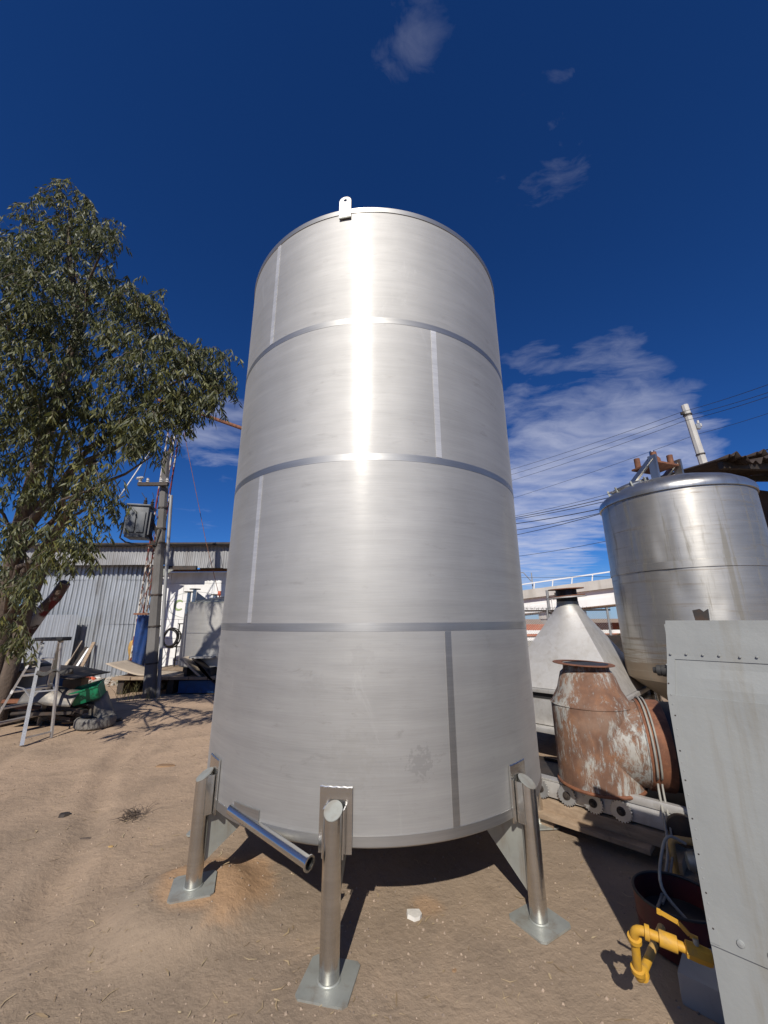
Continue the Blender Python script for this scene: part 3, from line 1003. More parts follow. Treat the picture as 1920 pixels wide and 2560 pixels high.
def corr_sheet(x0, x1, z0, z1, y, pitch=0.185, amp=0.05, sag=0.0, tiltx=0.0, per=8):
    """ribbed sheet, ribs vertical, real relief"""
    nrib = max(1, int(round((x1 - x0) / pitch)))
    prof = []
    for k in range(nrib):
        xs = x0 + (x1 - x0) * k / nrib
        p = (x1 - x0) / nrib
        for (u, d) in ((0.0, 0.0), (0.12, 0.55), (0.24, 0.92), (0.36, 1.0), (0.5, 0.97), (0.62, 0.85), (0.70, 0.3), (0.76, 0.0), (0.9, -0.05)):
            prof.append((xs + p * u, -amp * d))
    prof.append((x1, 0.0))
    vs, fs = [], []
    nz = 3
    for j in range(nz + 1):
        t = j / nz
        for (x, d) in prof:
            vs.append((x, y + d + 0.008 * math.sin(3.1 * x + 5 * t), z0 + (z1 - z0) * t))
    n_ = len(prof)
    for j in range(nz):
        for i in range(n_ - 1):
            a_ = j * n_ + i
            fs.append((a_, a_ + 1, a_ + n_ + 1, a_ + n_))
    return MB().add(vs, fs)


wh = thing('warehouse', (-9.0, WY + 2, 0), 'corrugated metal warehouse with a white block wall bay behind the leaning pole', 'warehouse')
XL, XM, XR = -12.45, -8.25, -1.5
xs = list(np.linspace(XL, XM, 6))
rows = ((0.0, 1.78, 0.0), (1.72, 3.30, -0.012), (3.24, 3.95, -0.02))
rs = random.Random(4)
for (z0, z1, dy) in rows:
    for i in range(len(xs) - 1):
        corr_sheet(xs[i] - 0.02, xs[i + 1] + 0.02, z0 + rs.uniform(-0.015, 0.015), z1 + rs.uniform(-0.02, 0.02), WY + dy - 0.006 * (i % 2)).build('corrugated_sheet', 'galvanised', wh, 25, fix=False)
# fascia above, standing proud of the wall
xf = list(np.linspace(XL - 0.3, XR, 12))
for i in range(len(xf) - 1):
    zlow = 3.72 if xf[i] < -8.3 else 3.60 - 0.02 * (i % 2)
    corr_sheet(xf[i] - 0.02, xf[i + 1] + 0.02, zlow, 4.36, WY - 0.42 - 0.006 * (i % 2), 0.13, 0.022).build('fascia_sheet', 'galvanised_old', wh, 50, fix=False)
# roof sheets with dark overhanging edge
rf = MB()
rf.box(((XL + XR) / 2, WY + 2.2, 4.55), (XR - XL + 1.0, 5.8, 0.06), ax=Matrix.Rotation(R(2.5), 3, 'X'))
rf = rf.build('roof', 'dark_iron', wh, 20)
MB().box(((XL + XR) / 2, WY - 0.62, 4.41), (XR - XL + 1.0, 0.10, 0.09)).build('roof_edge', 'black_paint_and_shade', wh, 20)
# side wall of the corrugated bay
MB().box((XL + 0.04, WY + 2.4, 2.0), (0.05, 4.7, 4.2)).build('side_wall', 'galvanised_old', wh, 20)
# white block bay: separate render panels with thin joints
zj = [0.0, 0.62, 1.25, 1.88, 2.50, 3.12, 3.52]
rs = random.Random(9)
for j in range(len(zj) - 1):
    xw = XM + (0.0 if j % 2 else -0.0)
    first = True
    while xw < XR - 0.01:
        wd = rs.uniform(1.05, 1.45)
        if first and j % 2:
            wd *= 0.5
        first = False
        x2 = min(XR, xw + wd)
        MB().box(((xw + x2) / 2, WY + 0.10 + rs.uniform(-0.003, 0.003), (zj[j] + zj[j + 1]) / 2), (x2 - xw - 0.010, 0.10, zj[j + 1] - zj[j] - 0.010)).build('wall_block', 'white_wall', wh, 20)
        xw = x2
MB().box(((XM + XR) / 2, WY + 0.18, 1.76), (XR - XM, 0.10, 3.5)).build('mortar_backing', 'stone', wh, 20)
MB().box(((XM + XR) / 2 + 0.1, WY - 0.02, 3.56), (XR - XM - 0.2, 0.16, 0.07)).build('lintel_beam', 'rusty_steel', wh, 20)
MB().box(((-6.6 + XR) / 2, WY + 0.02, 3.68), (XR + 6.6, 0.08, 0.16)).build('lintel_board', 'pale_board', wh, 20)
MB().box((-7.3, WY - 0.47, 3.60), (1.6, 0.12, 0.13)).build('canopy_rail', 'dark_iron', wh, 20)
# faded oval emblem with a letter C painted on the white bay
em = MB()
ec = at_y(447, 1513, WY + 0.04)
eh_ = ec + Vector((0.55, 0, 0))
ring = []
N_ = 64
vs, fs = [], []
for i in range(N_):
    a_ = 2 * PI * i / N_
    for k in (1.0, 0.955):
        vs.append((eh_.x + 0.98 * k * math.cos(a_), WY + 0.0445, eh_.z + 0.47 * k * math.sin(a_)))
for i in range(N_):
    j = (i + 1) % N_
    fs.append((2 * i, 2 * i + 1, 2 * j + 1, 2 * j))
em.add(vs, fs).build('emblem_oval', 'logo_grey', wh, 0)
vs, fs = [], []
cc = at_y(447, 1513, WY + 0.04)
M_ = 30
for i in range(M_ + 1):
    a_ = R(42) + R(276) * i / M_
    th_ = 0.085 * (0.55 + 0.45 * math.sin(PI * i / M_))
    ro = 0.19
    for k in (ro, ro - th_):
        vs.append((cc.x + k * math.cos(a_) * 0.95, WY + 0.0405, cc.z + k * math.sin(a_)))
for i in range(M_):
    fs.append((2 * i, 2 * i + 1, 2 * i + 3, 2 * i + 2))
MB().add(vs, fs).build('letter_c', 'logo_green', wh, 0)

# lamp dish under the canopy rail
p_ = at_y(412, 1428, WY - 0.6)
lamp = thing('flood_lamp', p_, 'grey triangular flood lamp hanging under the warehouse canopy', 'lamp')
MB().prism([p_ + Vector((-0.2, 0, 0.1)), p_ + Vector((0.28, 0, 0.05)), p_ + Vector((-0.12, 0, -0.22))], (0, 0.06, 0)).build('reflector', 'steel_dull', lamp, 20)
MB().tube([p_ + Vector((-0.2, 0.03, 0.08)), p_ + Vector((-0.2, 0.03, 0.28))], 0.03, 10).build('bracket', 'dark_iron', lamp)
MB().lathe(p_ + Vector((-0.26, 0.0, 0.06)), [(0.0, -0.02), (0.06, -0.02), (0.07, 0.06), (0.05, 0.14), (0.0, 0.14)], 16).build('housing', 'white_wall', lamp)

# ------------------------------------------------------------------ leaning utility pole with transformer
pb = Vector((-5.85, 10.54, 0))
ptop = at_y(420, 1085, 10.54)
pdir = (ptop - pb).normalized()
pole = thing('utility_pole', pb, 'dark concrete utility pole leaning left in front of the warehouse', 'pole')
PH = 6.6
nseg = 10
m_ = MB()
m_.tube([pb + pdir * (PH * i / nseg) + Vector((0, 0, -0.05 if i == 0 else 0)) for i in range(nseg + 1)], [0.155 - 0.006 * i for i in range(nseg + 1)], 8)
m_.build('shaft', 'pole_concrete', pole, 20)
MB().tube([pb + Vector((0.22, 0.0, 0)) + pdir * (PH * 0.8 * i / 6) for i in range(7)], 0.045, 10).build('conduit', 'galvanised_old', pole)
for hh in (0.8, 1.7, 2.5, 3.9, 4.3, 4.9):
    c_ = pb + pdir * hh
    MB().lathe(c_, [(0.15 - 0.008 * hh, -0.02), (0.162 - 0.008 * hh, -0.02), (0.162 - 0.008 * hh, 0.02), (0.15 - 0.008 * hh, 0.02)], 16, pdir).build('strap', 'dark_iron', pole)
for (hh, l_) in ((5.55, 0.42),):
    c_ = pb + pdir * hh + Vector((-0.2, -0.2, 0))
    MB().box(c_, (l_ * 2, 0.09, 0.09)).build('crossarm', 'dark_iron', pole, 20)
    for s in (-0.9, -0.4, 0.5, 0.9):
        MB().lathe(c_ + Vector((s * l_, 0, 0.04)), [(0.02, 0), (0.05, 0.02), (0.03, 0.05), (0.05, 0.07), (0.03, 0.10), (0.04, 0.13), (0.0, 0.15)], 12).build('insulator', 'porcelain', pole)
tc = at_y(349, 1308, 10.3)
tr = thing('transformer', tc - Vector((0, 0, 0.4)), 'grey finned transformer box hung on the leaning utility pole', 'transformer')
MB().box(tc, (0.50, 0.46, 0.86), rot=R(14), bev=0.015).build('tank_body', 'transformer_grey', tr, 30)
MB().box(tc + Vector((0, 0, 0.45)), (0.58, 0.54, 0.05), rot=R(14), bev=0.01).build('lid', 'transformer_grey', tr, 30)
Mz = Matrix.Rotation(R(14), 3, 'Z')
for i in range(4):
    for s in (-1, 1):
        MB().box(tc + Mz @ Vector((s * 0.275, -0.15 + 0.1 * i, -0.03)), (0.06, 0.025, 0.62), rot=R(14)).build('cooling_fin', 'transformer_grey', tr, 20)
for i in range(2):
    MB().box(tc + Mz @ Vector((-0.11 + 0.22 * i, -0.245, -0.02)), (0.17, 0.04, 0.56), rot=R(14), bev=0.008).build('cooling_panel', 'transformer_grey', tr, 20)
for i, (ox, oy) in enumerate(((0.1, -0.05), (0.2, 0.1), (0.0, 0.12))):
    b_ = tc + Vector((ox, oy, 0.47))
    MB().lathe(b_, [(0.04, 0), (0.06, 0.03), (0.035, 0.05), (0.055, 0.09), (0.03, 0.11), (0.05, 0.15), (0.02, 0.18), (0.02, 0.24), (0, 0.24)], 14).build('bushing', 'dark_iron', tr)
MB().beam(tc + Vector((0.25, 0.06, 0.15)), pb + pdir * 3.95, 0.06, 0.08).build('mounting_bracket', 'dark_iron', tr)
MB().beam(tc + Vector((0.25, 0.06, -0.25)), pb + pdir * 3.5, 0.06, 0.08).build('mounting_bracket', 'dark_iron', tr)
q0 = tc + Vector((-0.28, -0.1, 0.36))
MB().tube([q0 + Vector((0.1, 0.05, 0.02)), q0 + Vector((-0.04, 0, 0.0)), q0 + Vector((-0.08, 0, -0.4)), q0 + Vector((-0.12, 0, -0.78)), q0 + Vector((0.05, 0, -0.9)), q0 + Vector((0.4, 0.1, -0.97)), q0 + Vector((0.75, 0.2, -0.93)), q0 + Vector((0.8, 0.22, -0.5))], 0.022, 8).build('supply_cable', 'black_paint_and_shade', tr)
for i, (ox, oy) in enumerate(((0.1, -0.05), (0.2, 0.1))):
    b_ = tc + Vector((ox, oy, 0.70))
    e_ = pb + pdir * 5.3 + Vector((-0.5 + 0.3 * i, -0.2, 0))
    MB().tube([b_, (b_ + e_) / 2 + Vector((0.06, 0, -0.1)), e_], 0.008, 6).build('lead_wire', 'black_paint_and_shade', tr)
fi = at_y(350, 1196, 10.3)
fz = thing('fuse_cutout', fi, 'small pale ribbed insulator hanging above the transformer', 'insulator')
MB().lathe(fi + Vector((-0.1, 0, 0)), [(0.0, -0.02), (0.03, 0.0)] + [(0.045 if i % 2 else 0.028, 0.02 + 0.02 * i) for i in range(9)] + [(0.0, 0.21)], 12, (1, 0, 0.12)).build('ribbed_body', 'porcelain', fz)
MB().tube([fi + Vector((0.1, 0, 0.02)), fi + Vector((0.14, 0, 0.6)), fi + Vector((0.3, 0.1, 1.0))], 0.008, 6).build('hanger_wire', 'dark_iron', fz)

# ------------------------------------------------------------------ red and white lattice crane mast, boom, cable
mbase = at_y(335, 1700, 12.9)
mbase.z = 0
crane = thing('crane_mast', mbase, 'peeling red and white lattice crane mast behind the leaning pole', 'crane')
mtop = at_y(430, 1110, 12.9)
md = (mtop - mbase).normalized()
ML = (mtop - mbase).length + 0.4
hw = 0.13
ch_ = []
for (sx, sy) in ((-1, -1), (1, -1), (1, 1), (-1, 1)):
    o_ = Vector((sx * hw, sy * hw, 0))
    ch_.append(o_)
    MB().tube([mbase + o_, mbase + o_ + md * ML], 0.026, 8).build('chord', 'peeling_red_white', crane)
NS = 17
for k in range(4):
    a_, b_ = ch_[k], ch_[(k + 1) % 4]
    for i in range(NS):
        z0, z1 = ML * i / NS, ML * (i + 1) / NS
        p, q = (a_, b_) if i % 2 else (b_, a_)
        MB().tube([mbase + p + md * z0, mbase + q + md * z1], 0.009, 5, False).build('lacing_bar', 'rusty_steel', crane)
for z in (2.05, 4.25):
    MB().box(mbase + md * z, (0.46, 0.42, 0.05)).build('flange_plate', 'rusty_steel', crane, 20)
b0 = at_y(395, 1000, 12.0)
b1 = at_y(640, 1083, 10.5)
boom = MB().tube([b0, (b0 + b1) / 2 + Vector((0, 0, 0.02)), b1], 0.055, 14).build('boom', 'rusty_steel', crane)
hk = at_y(548, 1490, 12.3)
MB().tube([at_y(460, 1080, 12.3), at_y(515, 1355, 12.3), hk], 0.009, 6).build('hoist_cable', 'rusty_steel', crane)
m_ = MB()
m_.tube([hk + Vector((0, 0, 0.05)), hk + Vector((0.02, 0, -0.05)), hk + Vector((0.07, 0, -0.12)), hk + Vector((0.03, 0, -0.2)), hk + Vector((-0.04, 0, -0.17))], 0.022, 8)
m_.box(hk + Vector((0, 0, 0.08)), (0.09, 0.06, 0.14), bev=0.01)
m_.build('hook', 'orange_paint', crane)
rod0, rod1 = at_y(290, 1255, 10.2), at_y(385, 1115, 10.2)
MB().tube([rod0, rod1], 0.016, 8).build('hot_stick', 'white_wall')
tag(bpy.data.objects['hot_stick'], 'thin white diagonal rod beside the pole in the tree edge', 'rod')

# ------------------------------------------------------------------ small steel tank on a low deck by the white bay
stc = Vector((-4.85, 12.45, 0.62))
SR = 1.2
st = thing('small_tank', stc, 'small squat stainless tank with two vent pipes standing by the white wall', 'tank')
for k, (za, zb_) in enumerate(((0.0, 0.88), (0.88, 1.72))):
    MB().lathe(stc + Vector((0, 0, za)), [(SR - 0.004, 0.004), (SR, 0.004), (SR, zb_ - za - 0.004), (SR - 0.004, zb_ - za - 0.004)], 72).build('shell_course', 'steel_shell', st, 30)
MB().lathe(stc + Vector((0, 0, 1.72)), [(SR + 0.004, -0.03), (SR + 0.006, 0.0), (SR - 0.02, 0.015), (0.08, 0.24), (0.0, 0.24)], 72).build('cone_roof', 'steel_dull', st, 30)
MB().lathe(stc, [(SR, 0.0), (SR - 0.02, -0.02), (0.0, -0.06)], 72).build('bottom', 'steel_dull', st, 30)
MB().lathe(stc + Vector((0, 0, 0.88)), [(SR + 0.001, -0.012), (SR + 0.003, -0.01), (SR + 0.003, 0.01), (SR + 0.001, 0.012)], 72).build('weld_band', 'steel_band', st, 30)
for (x_, y_, zt1, zt0) in ((488, 1473, 0, 0.45), (474, 1480, 0, 0.3)):
    p_ = at_y(x_, y_, 11.6)
    MB().tube([p_ - Vector((0, 0, 0.62)), p_], 0.055, 14).build('vent_pipe', 'steel_polished', st)
    MB().lathe(p_, [(0.0, -0.01), (0.15, -0.01), (0.15, 0.012), (0.0, 0.012)], 20).build('vent_flange', 'dark_iron', st)
p_ = at_y(540, 1487, 12.4)
MB().tube([p_ - Vector((0, 0, 0.4)), p_], 0.05, 12).build('vent_pipe', 'steel_polished', st)
MB().lathe(p_, [(0.0, -0.01), (0.15, -0.01), (0.15, 0.012), (0.0, 0.012)], 20).build('vent_flange', 'dark_iron', st)
for a_ in (-150, -110, -70, -30, 40, 130):
    c_ = stc + Vector((1.0 * math.cos(R(a_)), 1.0 * math.sin(R(a_)), 0))
    MB().tube([(c_.x, c_.y, 0.44), (c_.x, c_.y, 0.66)], 0.06, 10).build('leg', 'dark_iron', st)
MB().prism([at_y(490, 1478, 12.9), at_y(530, 1508, 12.9), at_y(490, 1515, 12.9)], (0, 0.02, 0)).build('roof_gusset', 'steel_dull', st, 20)

deck = thing('low_deck', (-5.0, 12.2, 0), 'low dark loading deck under the small tank', 'deck')
for i in range(9):
    x0_ = -7.1 + 0.5 * i
    MB().box((x0_ + 0.24, 12.35, 0.39), (0.48, 2.9, 0.07), bev=0.006).build('plank', 'wood_weathered', deck, 20)
for i in range(4):
    MB().box((-6.9 + 1.3 * i, 12.35, 0.18), (0.16, 2.7, 0.34)).build('bearer', 'dark_iron', deck, 20)
bl = MB().box((-4.72, 11.12, 0.17), (1.35, 0.2, 0.30), bev=0.01).build('blue_beam', 'blue_paint')
tag(bl, 'blue painted steel beam lying in front of the low deck', 'beam')


def ply(u, v):
    x = -7.35 + 2.6 * u
    y = 10.95 + 0.95 * v + 0.25 * u
    z = 0.46 + 0.62 * max(0, 0.34 - u) ** 1.3 * 2.0 + 0.02 * math.sin(5 * u) - 0.05 * u
    return (x, y, z)


o_ = solidify(MB().grid(ply, 24, 6).build('plywood_sheet', 'pale_board', None, 60, fix=False), 0.018)
tag(o_, 'pale bent plywood sheet curling up behind the leaning pole', 'plywood')

mc = at_y(497, 1668, 11.2)
mch = thing('tilted_machine', (mc.x, mc.y, 0.42), 'dark slatted machine with a tan tilted cover in front of the small tank', 'machine')
Mx = Matrix.Rotation(R(38), 3, 'Y')
MB().box(mc + Vector((-0.12, 0, 0.02)), (0.75, 0.5, 0.05), ax=Mx, bev=0.008).build('tan_cover', 'pale_board', mch, 20)
MB().box(mc + Vector((0.10, 0.05, 0.26)), (0.62, 0.55, 0.04), rot=R(6)).build('top_plate', 'galvanised_old', mch, 20)
for i in range(7):
    MB().box(mc + Vector((0.12 + 0.05 * i, -0.05, 0.10 - 0.055 * i)), (0.5, 0.5, 0.03), ax=Mx).build('slat', 'dark_iron', mch, 20)
for s in (-0.25, 0.4):
    MB().box((mc.x + s, mc.y, (0.42 + mc.z - 0.05) / 2 + 0.02), (0.07, 0.4, mc.z - 0.40)).build('support', 'dark_iron', mch, 20)

rail = thing('pipe_railing', (-6.4, 13.4, 0.4), 'black pipe railing stand in front of the white wall', 'railing')
for x_ in (-6.75, -6.45, -6.05, -5.75):
    MB().tube([(x_, 13.35, 0.42), (x_, 13.35, 1.75)], 0.022, 8).build('post', 'black_paint_and_shade', rail)
for z_ in (0.62, 1.02, 1.42, 1.74):
    MB().tube([(-6.8, 13.35, z_), (-5.6, 13.35, z_)], 0.018, 8).build('bar', 'black_paint_and_shade', rail)
co_ = at_y(424, 1595, 13.0)
m_ = MB()
for i in range(6):
    rr = 0.22 + 0.012 * i
    m_.tube([co_ + Vector((rr * math.cos(a_) + 0.03 * math.sin(i * 2), 0.03 * i + 0.02 * math.sin(3 * a_), rr * 1.1 * math.sin(a_))) for a_ in np.linspace(0, 2 * PI, 26)], 0.016, 6)
tag(m_.build('hose_coil', 'black_rubber'), 'black hose coiled over the pipe railing by the white wall', 'hose')

bt = at_y(352, 1610, 12.2)


def tarp(u, v):
    a_ = u * 2 * PI
    r_ = 0.17 + 0.02 * math.sin(5 * a_ + 7 * v) + 0.03 * v * math.sin(2 * a_) + 0.05 * max(0, v - 0.7)
    return (bt.x - 0.05 + r_ * math.cos(a_) + 0.06 * v, 12.25 + r_ * math.sin(a_), 2.0 - 1.98 * v)


m_ = MB().grid(tarp, 28, 20)
tag(m_.build('blue_tarp_roll', 'blue_tarp', None, 60), 'blue tarpaulin roll standing upright between mast and leaning pole', 'tarp')

# ochre rag on a short post
yp = at_z(322, 1706, 0)
rag = thing('rag_post', (yp.x, yp.y, 0), 'short wooden post topped with an ochre rag near the mast', 'post')
MB().tube([(yp.x, yp.y, -0.05), (yp.x + 0.01, yp.y, 0.45), (yp.x, yp.y + 0.02, 0.85)], [0.07, 0.06, 0.05], 8).build('post', 'wood_weathered', rag)


def ragf(u, v):
    a_ = u * 2 * PI
    r_ = (0.10 + 0.07 * math.sin(PI * min(1, v * 1.15))) * (1 + 0.15 * math.sin(6 * a_ + 3 * v))
    if v < 0.08:
        r_ *= v / 0.08
    return (yp.x + r_ * math.cos(a_), yp.y + r_ * math.sin(a_) * 0.8, 1.28 - 0.62 * v)


MB().grid(ragf, 26, 14).build('rag', 'ochre_cloth', rag, 60)

# odds and ends along the foot of the corrugated wall
oc = at_z(232, 1692, 0)
chr_ = thing('scrap_chair', (oc.x, oc.y, 0), 'broken black seat on a pale tube frame against the corrugated wall', 'chair')
ax_, ay_ = oc.x, oc.y
MB().box((ax_ - 0.28, ay_ + 0.25, 0.78), (0.62, 0.06, 0.55), ax=Matrix.Rotation(R(-14), 3, 'X'), bev=0.02).build('backrest', 'black_rubber', chr_, 30)
MB().box((ax_ - 0.28, ay_ - 0.02, 0.46), (0.62, 0.5, 0.07), bev=0.02).build('seat', 'black_rubber', chr_, 30)
MB().box((ax_ - 0.24, ay_ + 0.30, 1.08), (0.5, 0.05, 0.12), bev=0.01).build('headrest', 'cardboard', chr_, 30)
for sx in (-0.58, 0.03):
    MB().tube([(ax_ + sx, ay_ - 0.25, 0), (ax_ + sx, ay_ - 0.22, 0.5)], 0.025, 8).build('leg', 'white_wall', chr_)
    MB().tube([(ax_ + sx, ay_ + 0.25, 0), (ax_ + sx, ay_ + 0.3, 1.25)], 0.02, 8).build('leg', 'white_wall', chr_)
    MB().tube([(ax_ + sx, ay_ - 0.22, 0.42), (ax_ + sx, ay_ + 0.27, 0.42)], 0.022, 8).build('seat_rail', 'white_wall', chr_)
MB().tube([(ax_ - 0.58, ay_ - 0.23, 0.40), (ax_ + 0.03, ay_ - 0.23, 0.40)], 0.025, 8).build('front_rail', 'white_wall', chr_)
op = at_z(253, 1692, 0)
ojk = thing('orange_jack_post', (op.x, op.y, 0), 'thin orange jack post with a dark head by the corrugated wall', 'jack post')
MB().tube([(op.x, op.y, 0.0), (op.x + 0.02, op.y, 1.05)], 0.04, 12).build('tube', 'orange_paint', ojk)
MB().tube([(op.x + 0.02, op.y, 1.05), (op.x + 0.02, op.y, 1.22)], 0.025, 10).build('screw', 'dark_iron', ojk)
MB().box((op.x + 0.02, op.y, 1.24), (0.42, 0.08, 0.05), bev=0.006).build('head', 'dark_iron', ojk, 20)
MB().box((op.x, op.y, 0.02), (0.2, 0.2, 0.03)).build('base_plate', 'orange_paint', ojk, 20)
yb = op + Vector((-0.35, 0.0, 1.3))
m_ = MB().box(yb, (0.34, 0.22, 0.18), bev=0.02)
tag(m_.build('yellow_casing', 'yellow_dusty', None, 30), 'small dusty yellow casing perched behind the broken black seat', 'casing')


def heap(name, c, sx, sy, sz, mat, label, cat, seed, rough=0.5):
    m_ = MB().ball((c[0], c[1], c[2]), 1.0, 3, sx, sy, sz, rough, seed)
    o = m_.build(name, mat, None, 60)
    return tag(o, label, cat)


pk = at_z(275, 1690, 0)
heap('pink_cloth', (pk.x, pk.y + 0.1, 0.62), 0.34, 0.2, 0.28, 'pink_cloth', 'bundle of pink cloth heaped right of the orange jack post', 'cloth', 2, 0.9)
heap('white_cloth_bundle', (pk.x + 0.25, pk.y + 0.15, 0.88), 0.26, 0.16, 0.10, 'white_cloth', 'crumpled white cloth on top of the pink bundle', 'cloth', 5, 1.1)
heap('dark_drum', (pk.x + 0.05, pk.y + 0.0, 0.22), 0.34, 0.26, 0.24, 'black_rubber', 'black rounded bin under the pink cloth', 'bin', 7, 0.2)
heap('white_sack', (pk.x + 0.95, pk.y - 0.05, 0.45), 0.2, 0.18, 0.42, 'white_cloth', 'upright white sack left of the ochre rag post', 'sack', 9, 0.5)
heap('crumpled_white_bag', (pk.x + 1.25, pk.y - 0.15, 0.28), 0.22, 0.15, 0.22, 'white_cloth', 'crumpled white plastic bag beside the ochre rag post', 'bag', 12, 1.2)
m_ = MB().tube([(pk.x - 0.6, pk.y - 0.3, 0.72), (pk.x + 1.4, pk.y - 0.3, 0.98)], 0.018, 8)
tag(m_.build('loose_rod', 'aluminium'), 'pale metal rod lying across the cloth bundles', 'rod')
ld = MB().box((pk.x + 0.5, pk.y - 0.45, 0.05), (3.4, 0.24, 0.10), rot=R(-8), bev=0.015).build('concrete_ledge', 'concrete', None, 30)
tag(ld, 'low concrete ledge along the foot of the scrap row', 'ledge')
for i, (x_, l_, b_) in enumerate(((168, 1.2, 'pale_board'), (188, 1.0, 'dark_iron'), (196, 0.95, 'white_wall'), (213, 1.15, 'wood_weathered'))):
    c_ = at_y(x_, 1665, 13.6)
    m_ = MB().beam((c_.x, 13.25, 0.0), (c_.x + 0.12 - 0.05 * i, 13.85, l_), 0.10, 0.035)
    lb = ('pale plank leaning on the corrugated wall left of the black seat', 'dark iron bar leaning on the corrugated wall', 'short white batten leaning on the corrugated wall', 'brown plank leaning just behind the broken black seat')[i]
    tag(m_.build('leaning_plank', b_, None, 20), lb, 'plank')
sh = at_y(128, 1590, 13.75)
m_ = corr_sheet(sh.x - 0.95, sh.x + 0.95, 0.0, 2.05, 13.55, 0.19, 0.028)
tag(m_.build('loose_corrugated_sheet', 'galvanised', None, 50, fix=False), 'loose pale corrugated sheet leaning on the warehouse wall behind the ladder', 'metal sheet')
mb = MB()
for i in range(70):
    c_ = at_z(185 + 150 * rng.random(), 1698 + 22 * rng.random(), 0)
    s_ = 0.03 + 0.09 * rng.random() ** 2
    mb.ball((c_.x, c_.y, s_ * 0.3), s_, 1, 1, 0.8, 0.6, 0.8, i)
tag(mb.build('rubble', 'stone', None, 0), 'scattered small rubble in front of the corrugated wall', 'rubble', kind='stuff')
for i, (x_, y_, s_, mt, lb) in enumerate(((190, 1698, 0.17, 'white_cloth', 'crumpled white rubbish at the left end of the scrap row'), (212, 1704, 0.15, 'orange_paint', 'orange rubbish flattened on the dirt behind the green crate'),
                                         (228, 1702, 0.10, 'orange_paint', 'small orange scrap right of the flattened orange rubbish'), (242, 1700, 0.09, 'plaster_chip', 'white plastic scrap right of the orange rubbish'),
                                         (425, 1715, 0.26, 'cardboard', 'brown boulder under the curled plywood'), (395, 1722, 0.16, 'stone', 'grey stone just right of the pole foot'))):
    c_ = at_z(x_, y_, 0)
    m_ = MB().ball((c_.x, c_.y, s_ * 0.45), s_, 2, 1.2, 0.9, 0.7, 0.6, i + 20)
    tag(m_.build(('rubbish', 'rubbish', 'rubbish', 'rubbish', 'boulder', 'boulder')[i], mt, None, 60), lb, ('rubbish', 'rubbish', 'rubbish', 'rubbish', 'stone', 'stone')[i])
mb = MB()
for i in range(260):
    c_ = at_z(290 + 110 * rng.random(), 1712 + 45 * rng.random() ** 2, 0) if i < 200 else at_z(410 + 150 * rng.random(), 1715 + 10 * rng.random(), 0)
    h_ = 0.10 + 0.28 * rng.random()
    a_ = rng.random() * 6.28
    b_ = Vector((c_.x, c_.y, 0))
    t_ = b_ + Vector((math.cos(a_) * h_ * 0.6, math.sin(a_) * h_ * 0.6, h_))
    mb.tube([b_, (b_ + t_) / 2 + Vector((0, 0, 0.05)), t_], [0.005, 0.004, 0.001], 3, False)
tag(mb.build('dry_weeds', 'weed', None, 0, fix=False), 'dry weeds growing round the foot of the pole', 'weeds', kind='stuff')

# ------------------------------------------------------------------ junk pile under the tree
JY = 7.9


def J(x, y, Y=JY):
    return at_y(x / 5.53, 1550 + y / 5.53, Y)


c_ = J(170, 1020, 8.5)
m_ = MB().box((c_.x - 0.15, 8.7, 0.42), (0.75, 0.7, 0.84), rot=R(8), bev=0.02)
tag(m_.build('concrete_block', 'concrete', None, 30), 'grey concrete block holding up the junk behind the step ladder', 'block')
l0, l1 = J(90, 705, 8.5), J(1290, 735, 8.0)


def slabf(u, v):
    p = l0.lerp(l1, u)
    return (p.x, p.y + (v - 0.5) * 1.0, p.z + 0.14 * math.sin(PI * min(1, u * 1.05)) * math.cos((v - 0.5) * 1.5) - 0.03)


o_ = solidify(MB().grid(slabf, 24, 8).build('sheet_metal_panel', 'dark_iron', None, 60, fix=False), 0.02)
tag(o_, 'long dark curved sheet metal panel lying across the top of the junk', 'metal panel')
for i, (x_, y_, w_, m0, lb) in enumerate(((230, 655, 0.55, 'white_cloth', 'torn white sacking at the left end of the dark panel'), (480, 625, 0.5, 'stone', 'flat grey scraps on the dark panel behind the ladder'))):
    p_ = J(x_, y_, 8.4)
    m_ = MB().ball(p_, 0.24, 2, w_ * 2.4, 0.8, 0.32, 0.9, 31 + i)
    tag(m_.build('rag_heap', m0, None, 60), lb, 'rag')


def hood(name, c, L, W, H, yaw, pitch, mat, label, roll=0.0):
    """dished car body panel with rolled edge"""
    M = Matrix.Rotation(yaw, 3, 'Z') @ Matrix.Rotation(pitch, 3, 'Y') @ Matrix.Rotation(roll, 3, 'X')

    def f(u, v):
        x = (u - 0.5) * L
        y = (v - 0.5) * W
        e = (1 - (2 * u - 1) ** 4) * (1 - (2 * v - 1) ** 4)
        z = H * (1 - (2 * v - 1) ** 2) * (0.45 + 0.55 * math.sin(PI * (0.15 + 0.7 * u))) + 0.03 * math.sin(6 * u) * e
        return M @ Vector((x, y, z)) + Vector(c)
    o = solidify(MB().grid(f, 22, 16).build(name, mat, None, 60, fix=False), 0.012)
    return tag(o, label, 'car panel')


